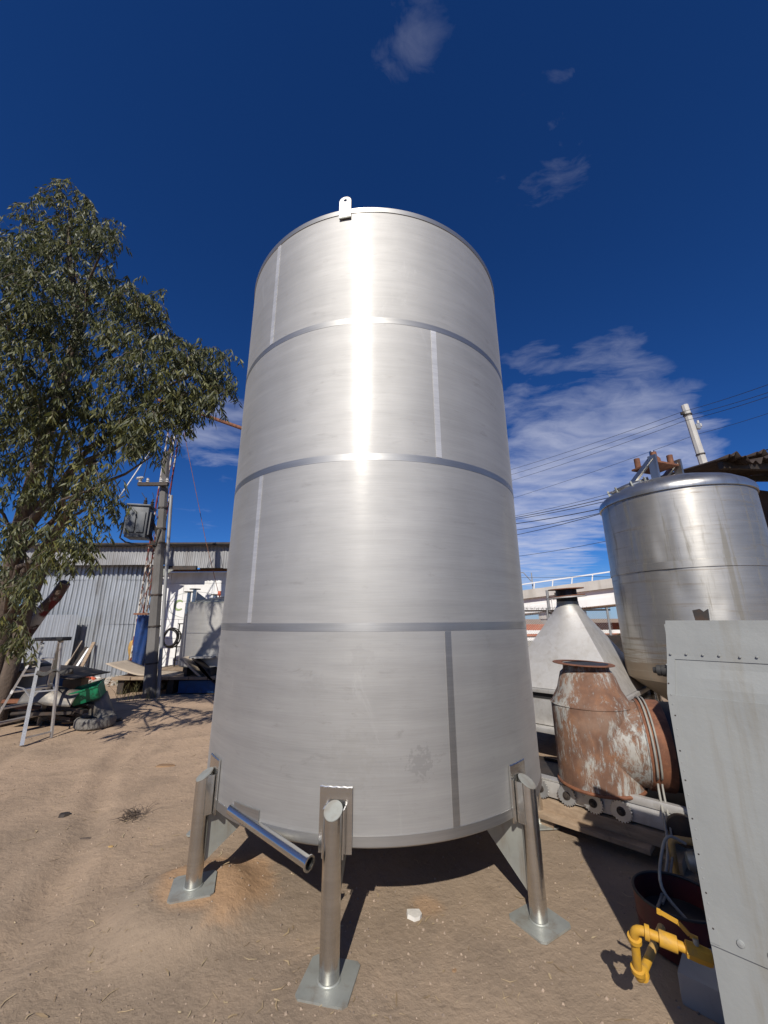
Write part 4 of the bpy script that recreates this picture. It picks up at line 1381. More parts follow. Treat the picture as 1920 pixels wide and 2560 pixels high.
hc = J(770, 1010, 7.7)
hood('car_bonnet', (hc.x, hc.y, hc.z - 0.08), 0.9, 0.5, 0.2, R(4), R(4), 'car_panel', 'dusty tan car bonnet lying on the junk pile behind the ladder', R(18))
hc2 = J(1390, 1230, 8.0)
hood('car_fender', (hc2.x, hc2.y, hc2.z), 0.56, 0.36, 0.16, R(-20), R(52), 'car_panel', 'grey dented fender leaning beside the tyre', R(40))
c_ = J(890, 820, 8.5)
bd = thing('blue_drum', (c_.x, c_.y, 0), 'dark blue drum inside the junk pile below the dark panel', 'drum')
MB().lathe((c_.x, c_.y, 0.0), [(0.0, 0.0), (0.27, 0.0), (0.275, 0.28), (0.285, 0.30), (0.275, 0.32), (0.275, 0.58), (0.285, 0.6), (0.275, 0.62), (0.27, 0.85), (0.0, 0.85)], 28).build('body', 'blue_paint', bd)
MB().lathe((c_.x, c_.y, 0.85), [(0.25, 0.0), (0.285, 0.0), (0.285, 0.025), (0.25, 0.025)], 28).build('rim', 'dark_iron', bd)
c_ = J(1035, 930, 8.3)
m_ = MB().box((c_.x, c_.y, c_.z / 2 + 0.08), (0.32, 0.3, c_.z + 0.16), rot=R(12), bev=0.01)
tag(m_.build('cardboard_box', 'cardboard', None, 20), 'brown cardboard box behind the green crate', 'box')
c_ = J(1225, 1000, 7.85)
gc = thing('green_crate', (c_.x, c_.y, c_.z - 0.15), 'green plastic crate tipped on the right end of the junk pile', 'crate')
Mg = Matrix.Rotation(R(16), 3, 'Z') @ Matrix.Rotation(R(-16), 3, 'Y') @ Matrix.Rotation(R(12), 3, 'X')
Lx, Ly, Lz = 0.42, 0.32, 0.24
for (p, s, nm) in (((0, 0, -Lz / 2), (Lx, Ly, 0.012), 'floor_panel'), ((0, -Ly / 2, 0), (Lx, 0.012, Lz), 'side_panel'), ((0, Ly / 2, 0), (Lx, 0.012, Lz), 'side_panel'),
                   ((-Lx / 2, 0, 0), (0.012, Ly - 0.012, Lz), 'end_panel'), ((Lx / 2, 0, 0), (0.012, Ly - 0.012, Lz), 'end_panel')):
    MB().box(c_ + Mg @ Vector(p), s, ax=Mg, bev=0.004).build(nm, 'green_plastic', gc, 30)
for (p, s) in (((0, -Ly / 2 - 0.008, Lz / 2 - 0.015), (Lx + 0.04, 0.02, 0.03)), ((0, Ly / 2 + 0.008, Lz / 2 - 0.015), (Lx + 0.04, 0.02, 0.03)), ((Lx / 2 + 0.008, 0, Lz / 2 - 0.015), (0.02, Ly, 0.03)), ((-Lx / 2 - 0.008, 0, Lz / 2 - 0.015), (0.02, Ly, 0.03))):
    MB().box(c_ + Mg @ Vector(p), s, ax=Mg, bev=0.004).build('rim', 'green_plastic', gc, 30)
# tyre lying flat
tcx = at_z(221, 1823, 0)
ty = thing('tyre', (tcx.x, tcx.y + 0.15, 0), 'dusty old car tyre lying flat at the front of the junk pile', 'tyre')
tcx = Vector((tcx.x, tcx.y + 0.15, 0.0))
prof = [(0.19, 0.03), (0.20, 0.015), (0.25, 0.0), (0.29, 0.01), (0.31, 0.035), (0.315, 0.09), (0.31, 0.145), (0.29, 0.175), (0.25, 0.185), (0.20, 0.17), (0.19, 0.155), (0.205, 0.13), (0.23, 0.09), (0.205, 0.05), (0.19, 0.03)]
MB().lathe(tcx, prof, 56).build('casing', 'tyre', ty, 40)
for k in range(56):
    a_ = 2 * PI * k / 56
    n_ = Vector((math.cos(a_), math.sin(a_), 0))
    if k % 2 == 0:
        MB().box(tcx + n_ * 0.314 + Vector((0, 0, 0.09)), (0.005, 0.026, 0.10), rot=a_).build('tread_block', 'tyre', ty, 0)
# scrap underneath: frames, bars and lumps
rs = random.Random(21)
labs = ('rusty flat bar', 'dark channel iron', 'bent dark pipe', 'old engine lump', 'burnt metal frame', 'flat sooty plate')
spots = ['under the tan car bonnet', 'low behind the rear ladder foot', 'beside the concrete block', 'between ladder and tyre', 'under the green crate', 'at the front of the junk pile', 'behind the dusty tyre', 'beneath the dark panel', 'left of the blue drum', 'below the brown box']
for i in range(16):
    x_ = 380 + 900 * ((i * 0.37) % 1.0)
    y_ = 1120 + 330 * ((i * 0.61) % 1.0)
    p_ = J(x_, y_, 7.75 + 0.5 * ((i * 0.29) % 1.0))
    z_ = max(0.05, p_.z)
    lab = labs[i % 6] + ' ' + spots[(i * 7) % 10]
    if i % 6 in (0, 1):
        m_ = MB().box((p_.x, p_.y, z_), (rs.uniform(0.7, 1.3), 0.09, 0.06), ax=Matrix.Rotation(rs.uniform(-0.4, 0.4), 3, 'Z') @ Matrix.Rotation(rs.uniform(-0.12, 0.12), 3, 'Y'))
    elif i % 6 == 2:
        m_ = MB().tube([(p_.x - 0.5, p_.y, z_), (p_.x, p_.y - 0.08, z_ + 0.05), (p_.x + 0.3, p_.y, z_ - 0.02), (p_.x + 0.45, p_.y + 0.2, z_)], 0.03, 10)
    elif i % 6 == 3:
        m_ = MB().box((p_.x, p_.y, max(0.14, z_)), (0.3, 0.26, 0.24), rot=rs.uniform(0, 1), bev=0.02)
        m_.lathe((p_.x + 0.1, p_.y - 0.14, max(0.14, z_)), [(0.0, 0.0), (0.07, 0.0), (0.07, 0.06), (0.0, 0.06)], 14, (0, -1, 0))
    elif i % 6 == 4:
        m_ = MB()
        for q in range(4):
            aa, bb = ((-0.4, -0.2), (0.4, -0.2), (0.4, 0.2), (-0.4, 0.2))[q], ((0.4, -0.2), (0.4, 0.2), (-0.4, 0.2), (-0.4, -0.2))[q]
            m_.beam((p_.x + aa[0], p_.y + aa[1], z_), (p_.x + bb[0], p_.y + bb[1], z_ + 0.02), 0.05, 0.05)
    else:
        m_ = MB().box((p_.x, p_.y, z_), (0.6, 0.4, 0.025), ax=Matrix.Rotation(rs.uniform(-0.5, 0.5), 3, 'X') @ Matrix.Rotation(rs.uniform(-0.2, 0.2), 3, 'Y'))
    o_ = m_.build(('flat_bar', 'channel_iron', 'bent_pipe', 'engine_lump', 'rack', 'metal_plate')[i % 6], ('rusty_steel', 'dark_iron', 'dark_iron', 'black_rubber', 'dark_iron', 'black_paint_and_shade')[i % 6], None, 30)
    tag(o_, lab, 'scrap', 'scrap metal in the junk pile')

# ------------------------------------------------------------------ step ladder
LY = 7.05
lt0, lt1 = at_y(104, 1598, LY + 0.12), at_y(156, 1597, LY - 0.02)
fC, fD = at_z(54, 1864, 0), at_z(128, 1844, 0)
fA, fB = at_z(-42, 1850, 0), at_z(98, 1812, 0)
lad = thing('step_ladder', ((fC + fD) / 2), 'aluminium step ladder with black top cap standing before the junk', 'ladder')
tA, tB = lt0 + Vector((0.02, 0, -0.03)), lt1 + Vector((-0.02, 0, -0.03))
MB().beam(fA, tA, 0.075, 0.028, R(25)).build('front_rail', 'aluminium', lad, 20)
MB().beam(fB, tB, 0.075, 0.028, R(25)).build('front_rail', 'aluminium', lad, 20)
MB().beam(fC, tA + Vector((0.03, -0.02, -0.03)), 0.05, 0.025).build('rear_rail', 'aluminium', lad, 20)
MB().beam(fD, tB + Vector((0.03, -0.02, -0.03)), 0.05, 0.025).build('rear_rail', 'aluminium', lad, 20)
for i in range(5):
    t = 0.14 + 0.165 * i
    MB().beam(fA.lerp(tA, t), fB.lerp(tB, t), 0.085, 0.028, R(8)).build('step', 'aluminium', lad, 20)
for t in (0.06, 0.48):
    MB().beam(fC.lerp(tA, t), fD.lerp(tB, t), 0.03, 0.02).build('rear_brace', 'aluminium', lad, 20)
for (f_, t_, g_, s_) in ((fA, tA, fC, tA), (fB, tB, fD, tB)):
    a_, b_ = f_.lerp(t_, 0.52), g_.lerp(s_, 0.42)
    MB().beam(a_, (a_ + b_) / 2 + Vector((0, 0, 0.06)), 0.022, 0.008).build('spreader', 'aluminium', lad, 20)
    MB().beam((a_ + b_) / 2 + Vector((0, 0, 0.06)), b_, 0.022, 0.008).build('spreader', 'aluminium', lad, 20)
MB().beam(lt0 - (lt1 - lt0) * 0.12, lt1 + (lt1 - lt0) * 0.22, 0.16, 0.06, bev=0.01).build('top_cap', 'black_paint_and_shade', lad, 20)
for i, (t, c__) in enumerate(((0.83, 'red_paint'), (0.79, 'white_wall'), (0.75, 'red_paint'), (0.71, 'white_wall'), (0.45, 'white_wall'))):
    q_ = fA.lerp(tA, t)
    q2 = fA.lerp(tA, t + 0.035)
    MB().beam(q_, q2, 0.0775, 0.0305, R(25)).build('sticker', c__, lad, 20)
r0 = fC.lerp(tA, 0.66)
r1 = fD.lerp(tB, 0.66) + Vector((0.25, 0, 0.03))


def ragl(u, v):
    p = r0.lerp(r1, u)
    return (p.x, p.y - 0.03 + 0.06 * v, p.z + 0.03 - (0.05 + 0.03 * math.sin(9 * u)) * abs(2 * v - 1) + 0.02 * math.sin(14 * u + 3 * v))


o_ = solidify(MB().grid(ragl, 20, 6).build('black_rag', 'black_rubber', None, 60, fix=False), 0.012)
tag(o_, 'black rag draped over the rear rails of the step ladder', 'rag')

# ------------------------------------------------------------------ eucalyptus tree
TB = Vector((-7.4, 7.9, 0))
tree = thing('eucalyptus_tree', TB, 'tall eucalyptus with drooping grey green leaves at the left edge', 'tree')
D2 = 1.1573
clumps = [(150, 450, 55), (105, 500, 60), (195, 500, 48), (60, 560, 70), (150, 560, 80), (5, 560, 60), (220, 520, 35), (100, 650, 90), (200, 640, 70), (15, 680, 80),
          (255, 650, 55), (298, 660, 42), (150, 740, 90), (55, 780, 90), (335, 720, 48), (250, 740, 60), (385, 765, 42), (300, 790, 62), (425, 795, 42), (460, 790, 36),
          (475, 830, 30), (400, 845, 55), (340, 850, 60), (440, 870, 36), (200, 850, 80), (100, 880, 90), (15, 880, 80), (280, 900, 58), (370, 915, 42), (330, 960, 38),
          (395, 925, 20), (230, 960, 56), (300, 992, 26), (325, 1000, 16), (140, 980, 80), (45, 990, 80), (200, 1060, 50), (120, 1080, 56), (35, 1080, 60), (225, 1085, 26), (235, 1125, 16),
          (180, 1140, 36), (150, 1200, 36), (55, 1180, 50), (5, 1200, 40), (105, 1245, 28), (170, 1228, 16), (15, 1290, 40), (55, 1305, 22), (12, 1375, 22), (40, 1420, 18),
          (-60, 560, 70), (-80, 700, 90), (-90, 860, 90), (-90, 1000, 90), (-90, 1130, 80), (-60, 1260, 50)]
cr = random.Random(5)
cl3 = []
for (x, y, r) in clumps:
    Y = 5.0 + cr.uniform(-0.45, 0.45) + max(0.0, min(0.7, (250 - x) / 400))
    if y > 900:
        y -= 22
    for kf in (1.0, 0.88, 1.12, 0.78, 1.25, 0.7):
        # keep the sunlight on the small tank and the white bay, as the photograph shows
        p = at_y(x * D2, y * D2, Y * kf)
        rr_ = 0.6 * r * D2 * Y * kf / FPX
        hit = False
        for (Yp, xa_, xb_, za_, zb__) in ((11.3, -6.0, -4.9, 0.8, 2.4), (14.0, -7.8, -5.2, 1.4, 3.4)):
            q = p + ldir * ((Yp - p.y) / ldir.y)
            if xa_ - rr_ < q.x < xb_ + rr_ and za_ - rr_ < q.z < zb__ + rr_:
                hit = True
        if not hit:
            break
    wdep = (p - Vector((0, 0, CAM_H))).dot(fw)
    cl3.append((p, 0.84 * r * D2 * wdep / FPX, 0.7 if y > 950 else 1.05))
trunk_top = Vector((-6.0, 6.3, 4.8))
mid1 = Vector((-7.2, 7.7, 1.6))
mid2 = Vector((-6.8, 7.1, 3.2))
MB().tube([TB + Vector((0, 0, -0.1)), TB + Vector((0.05, -0.05, 0.5)), mid1, mid2, trunk_top, Vector((-5.2, 5.6, 6.6)), cl3[4][0], cl3[0][0]], [0.26, 0.20, 0.17, 0.14, 0.10, 0.07, 0.04, 0.015], 14).build('trunk', 'bark', tree, 60)
MB().tube([TB + Vector((0.35, -0.1, -0.1)), TB + Vector((0.5, -0.2, 1.0)), TB + Vector((0.55, -0.2, 2.2)), Vector((-6.0, 7.0, 3.4)), Vector((-4.8, 6.0, 4.4))], [0.15, 0.12, 0.10, 0.08, 0.05], 12).build('trunk', 'bark', tree, 60)
for i, (p, r, dn_) in enumerate(cl3):
    # a limb from the trunk to each clump
    h_ = max(1.8, min(7.0, p.z - 1.0 - 0.3 * (p - trunk_top).length))
    path = [mid1, mid2, trunk_top, Vector((-5.2, 5.6, 6.6))]
    s_ = None
    for q in range(3):
        if path[q].z <= h_ <= path[q + 1].z:
            s_ = path[q].lerp(path[q + 1], (h_ - path[q].z) / (path[q + 1].z - path[q].z))
    if s_ is None:
        s_ = path[0] if h_ < path[0].z else path[3]
    L_ = (p - s_).length
    pts = [s_]
    for k in range(1, 6):
        t = k / 5
        q = s_.lerp(p, t)
        q.z += 0.16 * L_ * math.sin(PI * t) * cr.uniform(0.6, 1.0)
        q += Vector((cr.uniform(-1, 1), cr.uniform(-1, 1), cr.uniform(-1, 1))) * 0.20 * (1 - t * 0.5)
        pts.append(q)
    b_ = 0.018 + 0.009 * L_
    if i % 3:
        continue
    MB().tube(pts, [b_ * (1 - 0.82 * k / 5) for k in range(6)], 7).build('limb', 'bark', tree, 60)
lv_, lf_ = [], []
tw = MB()


def leaf(p, d, L, W, nrm_):
    d = d / np.linalg.norm(d)
    s = np.cross(d, nrm_)
    s /= (np.linalg.norm(s) + 1e-9)
    nn = np.cross(s, d)
    o = len(lv_)
    bend = nn * L * 0.12
    a, b, c, e = p, p + d * L * 0.35 + s * W * 0.5 + bend * 0.6, p + d * L * 0.35 - s * W * 0.5 + bend * 0.6, p + d * L
    g, h = p + d * L * 0.7 + s * W * 0.33 + bend * 0.7, p + d * L * 0.7 - s * W * 0.33 + bend * 0.7
    lv_.extend([tuple(a), tuple(b), tuple(c), tuple(g), tuple(h), tuple(e)])
    lf_.extend([(o, o + 1, o + 2), (o + 1, o + 3, o + 4, o + 2), (o + 3, o + 5, o + 4)])


for (p, r, dn_) in cl3:
    nb = int((20 + 300 * r * r) * dn_)
    pc_ = np.array(p)
    for q in range(nb):
        v = rng.normal(size=3)
        v /= np.linalg.norm(v)
        rad = r * rng.random() ** 0.45
        s0 = pc_ + v * rad * np.array([1, 1, 0.95]) + np.array([0, 0, 0.10])
        out = v * np.array([1, 1, 0.3])
        lenb = 0.16 + 0.24 * rng.random()
        d0 = out * 0.6 + np.array([0, 0, 0.1]) + rng.normal(size=3) * 0.25
        pts = [s0]
        cur = s0.copy()
        dd = d0 / np.linalg.norm(d0)
        ns = 5
        for k in range(ns):
            dd = dd + np.array([0, 0, -0.42]) + rng.normal(size=3) * 0.08
            dd /= np.linalg.norm(dd)
            cur = cur + dd * lenb / ns
            pts.append(cur.copy())
        if q % 3 == 0:
            tw.tube([Vector(x) for x in pts], [0.005, 0.004, 0.004, 0.003, 0.003, 0.002], 3, False)
        nl = 11 + int(6 * rng.random())
        for k in range(nl):
            t = (k + rng.random()) / nl * ns
            i0 = min(ns - 1, int(t))
            pp = pts[i0] * (1 - (t - i0)) + pts[i0 + 1] * (t - i0)
            az = rng.random() * 6.283
            ld_ = np.array([math.cos(az) * 0.55, math.sin(az) * 0.55, -0.75 - 0.5 * rng.random()]) + rng.normal(size=3) * 0.18
            leaf(pp, ld_, 0.085 + 0.07 * rng.random(), 0.017 + 0.011 * rng.random(), rng.normal(size=3))
lm = MB()
lm.v, lm.f = lv_, lf_
cw = lm.build('crown', 'eucalyptus_leaf', tree, 0, fix=False)
tag(cw, kind='stuff')
tag(tw.build('twigs', 'bark', tree, 0, fix=False), kind='stuff')
# cut leaning trunk with peeling red and white paint
s0, s1 = at_y(-60, 1740, 8.2), at_y(163, 1458, 8.0)
sd = (s1 - s0)
lt_ = thing('leaning_post', (s0.x, s0.y, max(0, s0.z - 0.3)), 'leaning cut log with peeling red and white paint beside the tree', 'log')
MB().tube([s0 + sd * (k / 8) + Vector((0.02 * math.sin(k * 2), 0, 0.02 * math.cos(k * 3))) for k in range(9)], [0.15, 0.14, 0.13, 0.125, 0.12, 0.115, 0.11, 0.11, 0.10], 12).build('log', 'peeling_red_white', lt_, 50)
MB().tube([s1 - sd.normalized() * 0.01, s1 + sd.normalized() * 0.03], [0.095, 0.07], 12).build('cut_end', 'bark', lt_, 50)
q_ = at_y(20, 1640, 8.0)
MB().tube([at_y(-15, 1800, 8.3), at_y(2, 1640, 8.3), at_y(20, 1540, 8.3)], [0.2, 0.17, 0.14], 12).build('painted_stem', 'peeling_red_white', tree, 50)

# ------------------------------------------------------------------ right: everything stands square to the same 45 degree line
UX = Vector((0.725, -0.689, 0)).normalized()     # along the fronts, towards the camera on the right
UN = Vector((-UX.y * -1, -UX.x, 0))
UN = Vector((UX.y, -UX.x, 0))                    # out of the fronts, towards the camera
UB = -UN                                          # backwards
ZV = Vector((0, 0, 1))
YAW = math.atan2(UX.y, UX.x)


def zt(x, y):
    return 1300 + x / 3.95, 1600 + y / 3.95


def z8(x, y):
    return 1280 + x / 2.592, 1900 + y / 2.592


# --- grey sheet metal machine cut by the right edge of the picture
B0 = Vector((1.272, 1.928, 0))
gm = thing('grey_machine', B0, 'large grey painted sheet metal machine housing at the right edge', 'machine')
GW, GD = 1.5, 0.16


def prof_pt(z):
    """outward offset of the front at height z (slightly bellied, rounded back at the top)"""
    if z < 1.50:
        return 0.004 + 0.003 * math.sin(PI * min(1, z / 1.5))
    if z < 1.66:
        return 0.004 - 0.020 * (z - 1.50) / 0.16
    t = min(1.0, max(0.0, (z - 1.66) / 0.165))
    return -0.016 - 0.010 * t


def front_panel(z0, z1, off, x0=0.0, x1=GW, nz=8, nu=60, wav=0.004):
    def f(u, v):
        z = z0 + (z1 - z0) * v
        xe = x0 + (0.010 * z / 1.5 if z < 1.5 else 0.010 + 0.022 * min(1, (z - 1.5) / 0.16) + 0.018 * max(0, (z - 1.66) / 0.16))
        xr = x1 if x1 > 1 else xe + (x1 - x0)
        p = B0 + UX * (xe + (xr - xe) * u) + UN * (prof_pt(z) + off + wav * math.sin(7 * u + 3 * v) * math.sin(PI * v) * min(1.0, u * 9)) + ZV * z
        return p
    return MB().grid(f, nu, nz)


solidify(front_panel(0.0, 0.618, 0.0, nz=24, wav=0.004).build('lower_panel', 'grey_paint', gm, 0, fix=False), 0.012, 0)
solidify(front_panel(0.612, 1.505, 0.008, nz=40, wav=0.006).build('middle_panel', 'grey_paint', gm, 0, fix=False), 0.010, 0)
solidify(front_panel(1.500, 1.662, 0.004, nz=4).build('upper_panel', 'grey_paint', gm, 0, fix=False), 0.010, 0)
solidify(front_panel(1.655, 1.824, 0.008, nz=10, wav=0.002).build('hood', 'grey_paint', gm, 0, fix=False), 0.010, 0)
MB().box(B0 + UX * (GW / 2 + 0.06) + UB * (0.075 + GD / 2) + ZV * 1.816, (GW - 0.01, GD + 0.01, 0.010), rot=YAW).build('top_sheet', 'grey_paint', gm, 20)
MB().box(B0 + UX * 0.040 + UB * (0.06 + GD / 2) + ZV * 0.83, (0.012, GD + 0.04, 1.64), rot=YAW).build('side_sheet', 'grey_paint', gm, 20)
MB().box(B0 + UX * (GW - 0.006) + UB * (0.10 + GD / 2) + ZV * 0.905, (0.012, GD + 0.1, 1.80), rot=YAW).build('side_sheet', 'grey_paint', gm, 20)
MB().box(B0 + UX * (GW / 2) + UB * (GD + 0.13) + ZV * 0.905, (GW, 0.012, 1.80), rot=YAW).build('back_sheet', 'grey_paint', gm, 20)
# folded flange down the left edge
fl = front_panel(0.62, 1.655, 0.0125, 0.0, 0.030, 14, 1, 0.0)
solidify(fl.build('edge_flange', 'grey_paint', gm, 0, fix=False), 0.006, 0)
rs = random.Random(2)
for i in range(24):
    z = 0.66 + 0.042 * i
    p_ = B0 + UX * (0.013 + 0.0067 * z + rs.uniform(-0.004, 0.005)) + UN * (prof_pt(z) + 0.0155) + ZV * (z + rs.uniform(-0.01, 0.01))
    MB().lathe(p_, [(0.0035, 0.0), (0.0028, 0.001), (0.0, 0.0015)], 8, UN).build('rivet', 'dark_iron' if i % 3 == 0 else 'grey_paint', gm)
for i in range(10):
    p_ = B0 + UX * (0.05 + 0.058 * i + rs.uniform(-0.008, 0.008)) + UN * (prof_pt(1.675) + 0.018) + ZV * (1.678 + rs.uniform(-0.003, 0.003))
    MB().lathe(p_, [(0.0055, 0.0), (0.005, 0.003), (0.0, 0.004)], 6, UN).build('rivet', 'grey_paint_rust', gm)
for x_ in (0.10, 0.185, 0.27, 0.36):
    p_ = B0 + UX * x_ + UN * (prof_pt(0.64) + 0.013) + ZV * 0.655
    MB().lathe(p_, [(0.0125, 0.0), (0.0125, 0.002), (0.011, 0.005), (0.0, 0.007)], 20, UN).build('bolt_head', 'grey_paint', gm)
kp = B0 + UB * 0.03 + UX * 0.03 + ZV * 1.60
MB().lathe(kp, [(0.0, 0.0), (0.026, 0.0), (0.026, 0.03), (0.022, 0.032), (0.024, 0.036), (0.024, 0.05), (0.016, 0.052), (0.012, 0.066), (0.0, 0.067)], 16, -UX).build('gland_knob', 'black_rubber', gm)
lp = B0 + UX * 0.18 + UB * 0.12 + ZV * 1.84
MB().prism([lp + UX * -0.028 + ZV * -0.02, lp + UX * 0.022 + ZV * -0.02, lp + UX * 0.026 + ZV * 0.035, lp + UX * 0.008 + ZV * 0.022, lp + UX * -0.005 + ZV * 0.036, lp + UX * -0.032 + ZV * 0.03], UB * 0.04).build('broken_lug', 'dark_iron', gm, 20)
# unseen box added to throw shadow on the duct, then the concrete plinth
MB().box((2.27 + 0.45, 2.85 - 0.3, 0.90), (1.2, 0.35, 1.78), rot=YAW, bev=0.01).build('unseen_shade_box', 'grey_paint', gm, 20)
m_ = MB().box((1.70, 2.50, 0.06), (0.36, 0.34, 0.14), rot=YAW, bev=0.02)
tag(m_.build('concrete_plinth', 'concrete', None, 30), 'low grey concrete plinth beside the foot of the grey machine', 'plinth')


# --- yellow gas pipe with lever valve
def pipe_path(pts, bend=0.045, n_=6):
    out = [Vector(pts[0])]
    for i in range(1, len(pts) - 1):
        p, a_, c_ = Vector(pts[i]), Vector(pts[i - 1]), Vector(pts[i + 1])
        d0, d1 = (a_ - p).normalized(), (c_ - p).normalized()
        s_, e_ = p + d0 * bend, p + d1 * bend
        for k in range(n_ + 1):
            t = k / n_
            out.append(s_ * (1 - t) ** 2 + p * 2 * t * (1 - t) + e_ * t ** 2)
    out.append(Vector(pts[-1]))
    return out


yt, yl = Vector((1.140, 2.245, 0.462)), Vector((1.170, 2.322, 0.215))
ye = Vector((1.43, 2.085, 0.43))
yk = at_z(*z8(935, 1165), 0.215)
yk = yl + (yk - yl) * 1.35
gp = thing('gas_pipe', (yl.x, yl.y, 0), 'yellow gas pipe loop with elbows and a lever valve beside the grey machine', 'pipe')
PR = 0.0185
MB().tube(pipe_path([ye, yt, yl + (yt - yl) * 0.5]), PR, 16).build('upper_pipe', 'yellow_paint', gp, 50)
MB().tube(pipe_path([yl + (yt - yl) * 0.5, yl, yl + (yk - yl) * 0.35]), PR, 16).build('drop_pipe', 'yellow_paint', gp, 50)
MB().tube([yl + (yk - yl) * 0.35, yk], PR, 16).build('lower_pipe', 'yellow_dusty', gp, 50)


def smooth_path(P, n_=5):
    P = [Vector(p) for p in P]
    Q = [P[0] * 2 - P[1]] + P + [P[-1] * 2 - P[-2]]
    out = []
    for i in range(1, len(Q) - 2):
        a_, b_, c_, d_ = Q[i - 1], Q[i], Q[i + 1], Q[i + 2]
        for k in range(n_):
            t = k / n_
            out.append(0.5 * ((2 * b_) + (c_ - a_) * t + (2 * a_ - 5 * b_ + 4 * c_ - d_) * t * t + (3 * b_ - a_ - 3 * c_ + d_) * t ** 3))
    out.append(P[-1])
    return out


def collar(p, d, r0=0.027, l_=0.03, m0='yellow_paint'):
    d = Vector(d).normalized()
    return MB().lathe(Vector(p) - d * l_ / 2, [(PR * 0.98, 0.0), (r0, 0.002), (r0, l_ - 0.002), (PR * 0.98, l_)], 20, d).build('coupling', m0, gp, 40)


ud = (ye - yt).normalized()
vd = (yl - yt).normalized()
kd = (yk - yl).normalized()
collar(yt + ud * 0.052, ud, 0.029, 0.022)
collar(yt + vd * 0.055, vd, 0.029, 0.022)
collar(yl - vd * 0.055, vd, 0.029, 0.022)
collar(yl + kd * 0.055, kd, 0.029, 0.022)
collar(yt + ud * 0.13, ud, 0.030, 0.07)
collar(yt + ud * 0.27, ud, 0.028, 0.03)
MB().tube([yt + ud * 0.13, yt + ud * 0.13 + (yk - yt - ud * 0.13).normalized() * 0.055], 0.024, 16).build('tee_branch', 'yellow_paint', gp, 50)
collar(yl + kd * 0.30, kd, 0.024, 0.012, 'black_rubber')
vb = yt + ud * 0.235
MB().lathe(vb - ud * 0.045, [(PR, 0.0), (0.031, 0.004), (0.033, 0.045), (0.031, 0.086), (PR, 0.09)], 8, ud).build('valve_body', 'yellow_paint', gp, 30)
MB().tube([vb, vb + ZV * 0.05], 0.011, 10).build('valve_stem', 'steel_dull', gp)
h0 = vb + ZV * 0.052
hd = (-ud * 0.95 + UB * 0.25).normalized()
lev = MB()
lp_ = [h0 + ud * 0.01, h0 + hd * 0.02 + ZV * 0.0, h0 + hd * 0.055 + ZV * 0.026, h0 + hd * 0.12 + ZV * 0.030, h0 + hd * 0.135 + ZV * 0.030]
for k in range(len(lp_) - 1):
    lev.beam(lp_[k], lp_[k + 1], 0.017 if k < 3 else 0.022, 0.006, R(90))
lev.build('lever', 'yellow_paint', gp, 30)
# second yellow fitting in the shade behind
y2 = at_y(*z8(1050, 650), 3.35)
y2.z = max(0.2, y2.z)
g2 = thing('gas_riser', (y2.x, y2.y, 0), 'yellow gas riser half hidden in the shade behind the grey machine', 'pipe')
MB().tube(pipe_path([y2 + Vector((0.25, -0.1, 0.1)), y2 + Vector((0, 0, 0.1)), Vector((y2.x, y2.y, 0.0))]), 0.022, 14).build('riser_pipe', 'yellow_dusty', g2, 50)
MB().lathe(y2 + Vector((0.09, -0.04, -0.02)), [(0.0, -0.03), (0.05, -0.02), (0.065, 0.02), (0.05, 0.06), (0.0, 0.07)], 18, (1, -0.4, 0)).build('regulator', 'steel_dull', g2)

# --- cut-down red drum
bc = Vector((1.735, 2.86, 0))
bk = thing('red_drum_pan', bc, 'shallow dark red cut-down drum standing in the shade beside the machine', 'drum')
MB().lathe(bc, [(0.0, 0.008), (0.205, 0.008), (0.215, 0.02), (0.222, 0.11), (0.226, 0.115), (0.222, 0.12), (0.225, 0.24), (0.217, 0.24), (0.212, 0.03), (0.0, 0.02)], 48).build('pan', 'red_paint', bk, 40)
MB().tube([bc + Vector((0.222 * math.cos(a_), 0.222 * math.sin(a_), 0.24)) for a_ in np.linspace(0, 2 * PI, 48, endpoint=False)], 0.008, 8, closed=True).build('rolled_rim', 'black_paint_and_shade', bk)
MB().lathe(bc, [(0.0, 0.12), (0.21, 0.12)], 40).build('oil', 'black_paint_and_shade', bk)

# --- conveyor frame with chain sprockets
cb = Vector((1.79, 3.945, 0.0))
cv = thing('chain_conveyor', cb, 'old steel chain conveyor frame with toothed sprockets lying behind the tank leg', 'conveyor')
X0, X1 = -1.9, 0.72


def cvp(x, z, b=0.0):
    return cb + UX * x + UB * b + ZV * z


CL = X1 - X0
CM = (X0 + X1) / 2
MB().box(cvp(CM, 0.30, 0.02), (CL, 0.012, 0.13), rot=YAW, bev=0.003).build('side_plate', 'steel_dusty', cv, 20)
MB().box(cvp(CM, 0.375, 0.06), (CL, 0.09, 0.012), rot=YAW).build('top_flange', 'steel_dusty', cv, 20)
MB().box(cvp(CM, 0.30, 0.62), (CL, 0.012, 0.15), rot=YAW).build('side_plate', 'dark_iron', cv, 20)
MB().box(cvp(CM, 0.345, 0.32), (CL, 0.58, 0.01), rot=YAW).build('bed_plate', 'dark_iron', cv, 20)
MB().box(cvp(CM - 0.2, 0.165, 0.05), (CL, 0.11, 0.10), rot=YAW, bev=0.006).build('timber_bearer', 'wood_weathered', cv, 20)
MB().box(cvp(CM - 0.1, 0.10, -0.02), (CL * 0.85, 0.16, 0.04), rot=YAW, bev=0.004).build('timber_plank', 'wood_weathered', cv, 20)
for x_ in (-1.5, -0.4, 0.55):
    MB().box(cvp(x_, 0.04, 0.3), (0.12, 0.7, 0.08), rot=YAW, bev=0.006).build('timber_sleeper', 'wood_weathered', cv, 20)
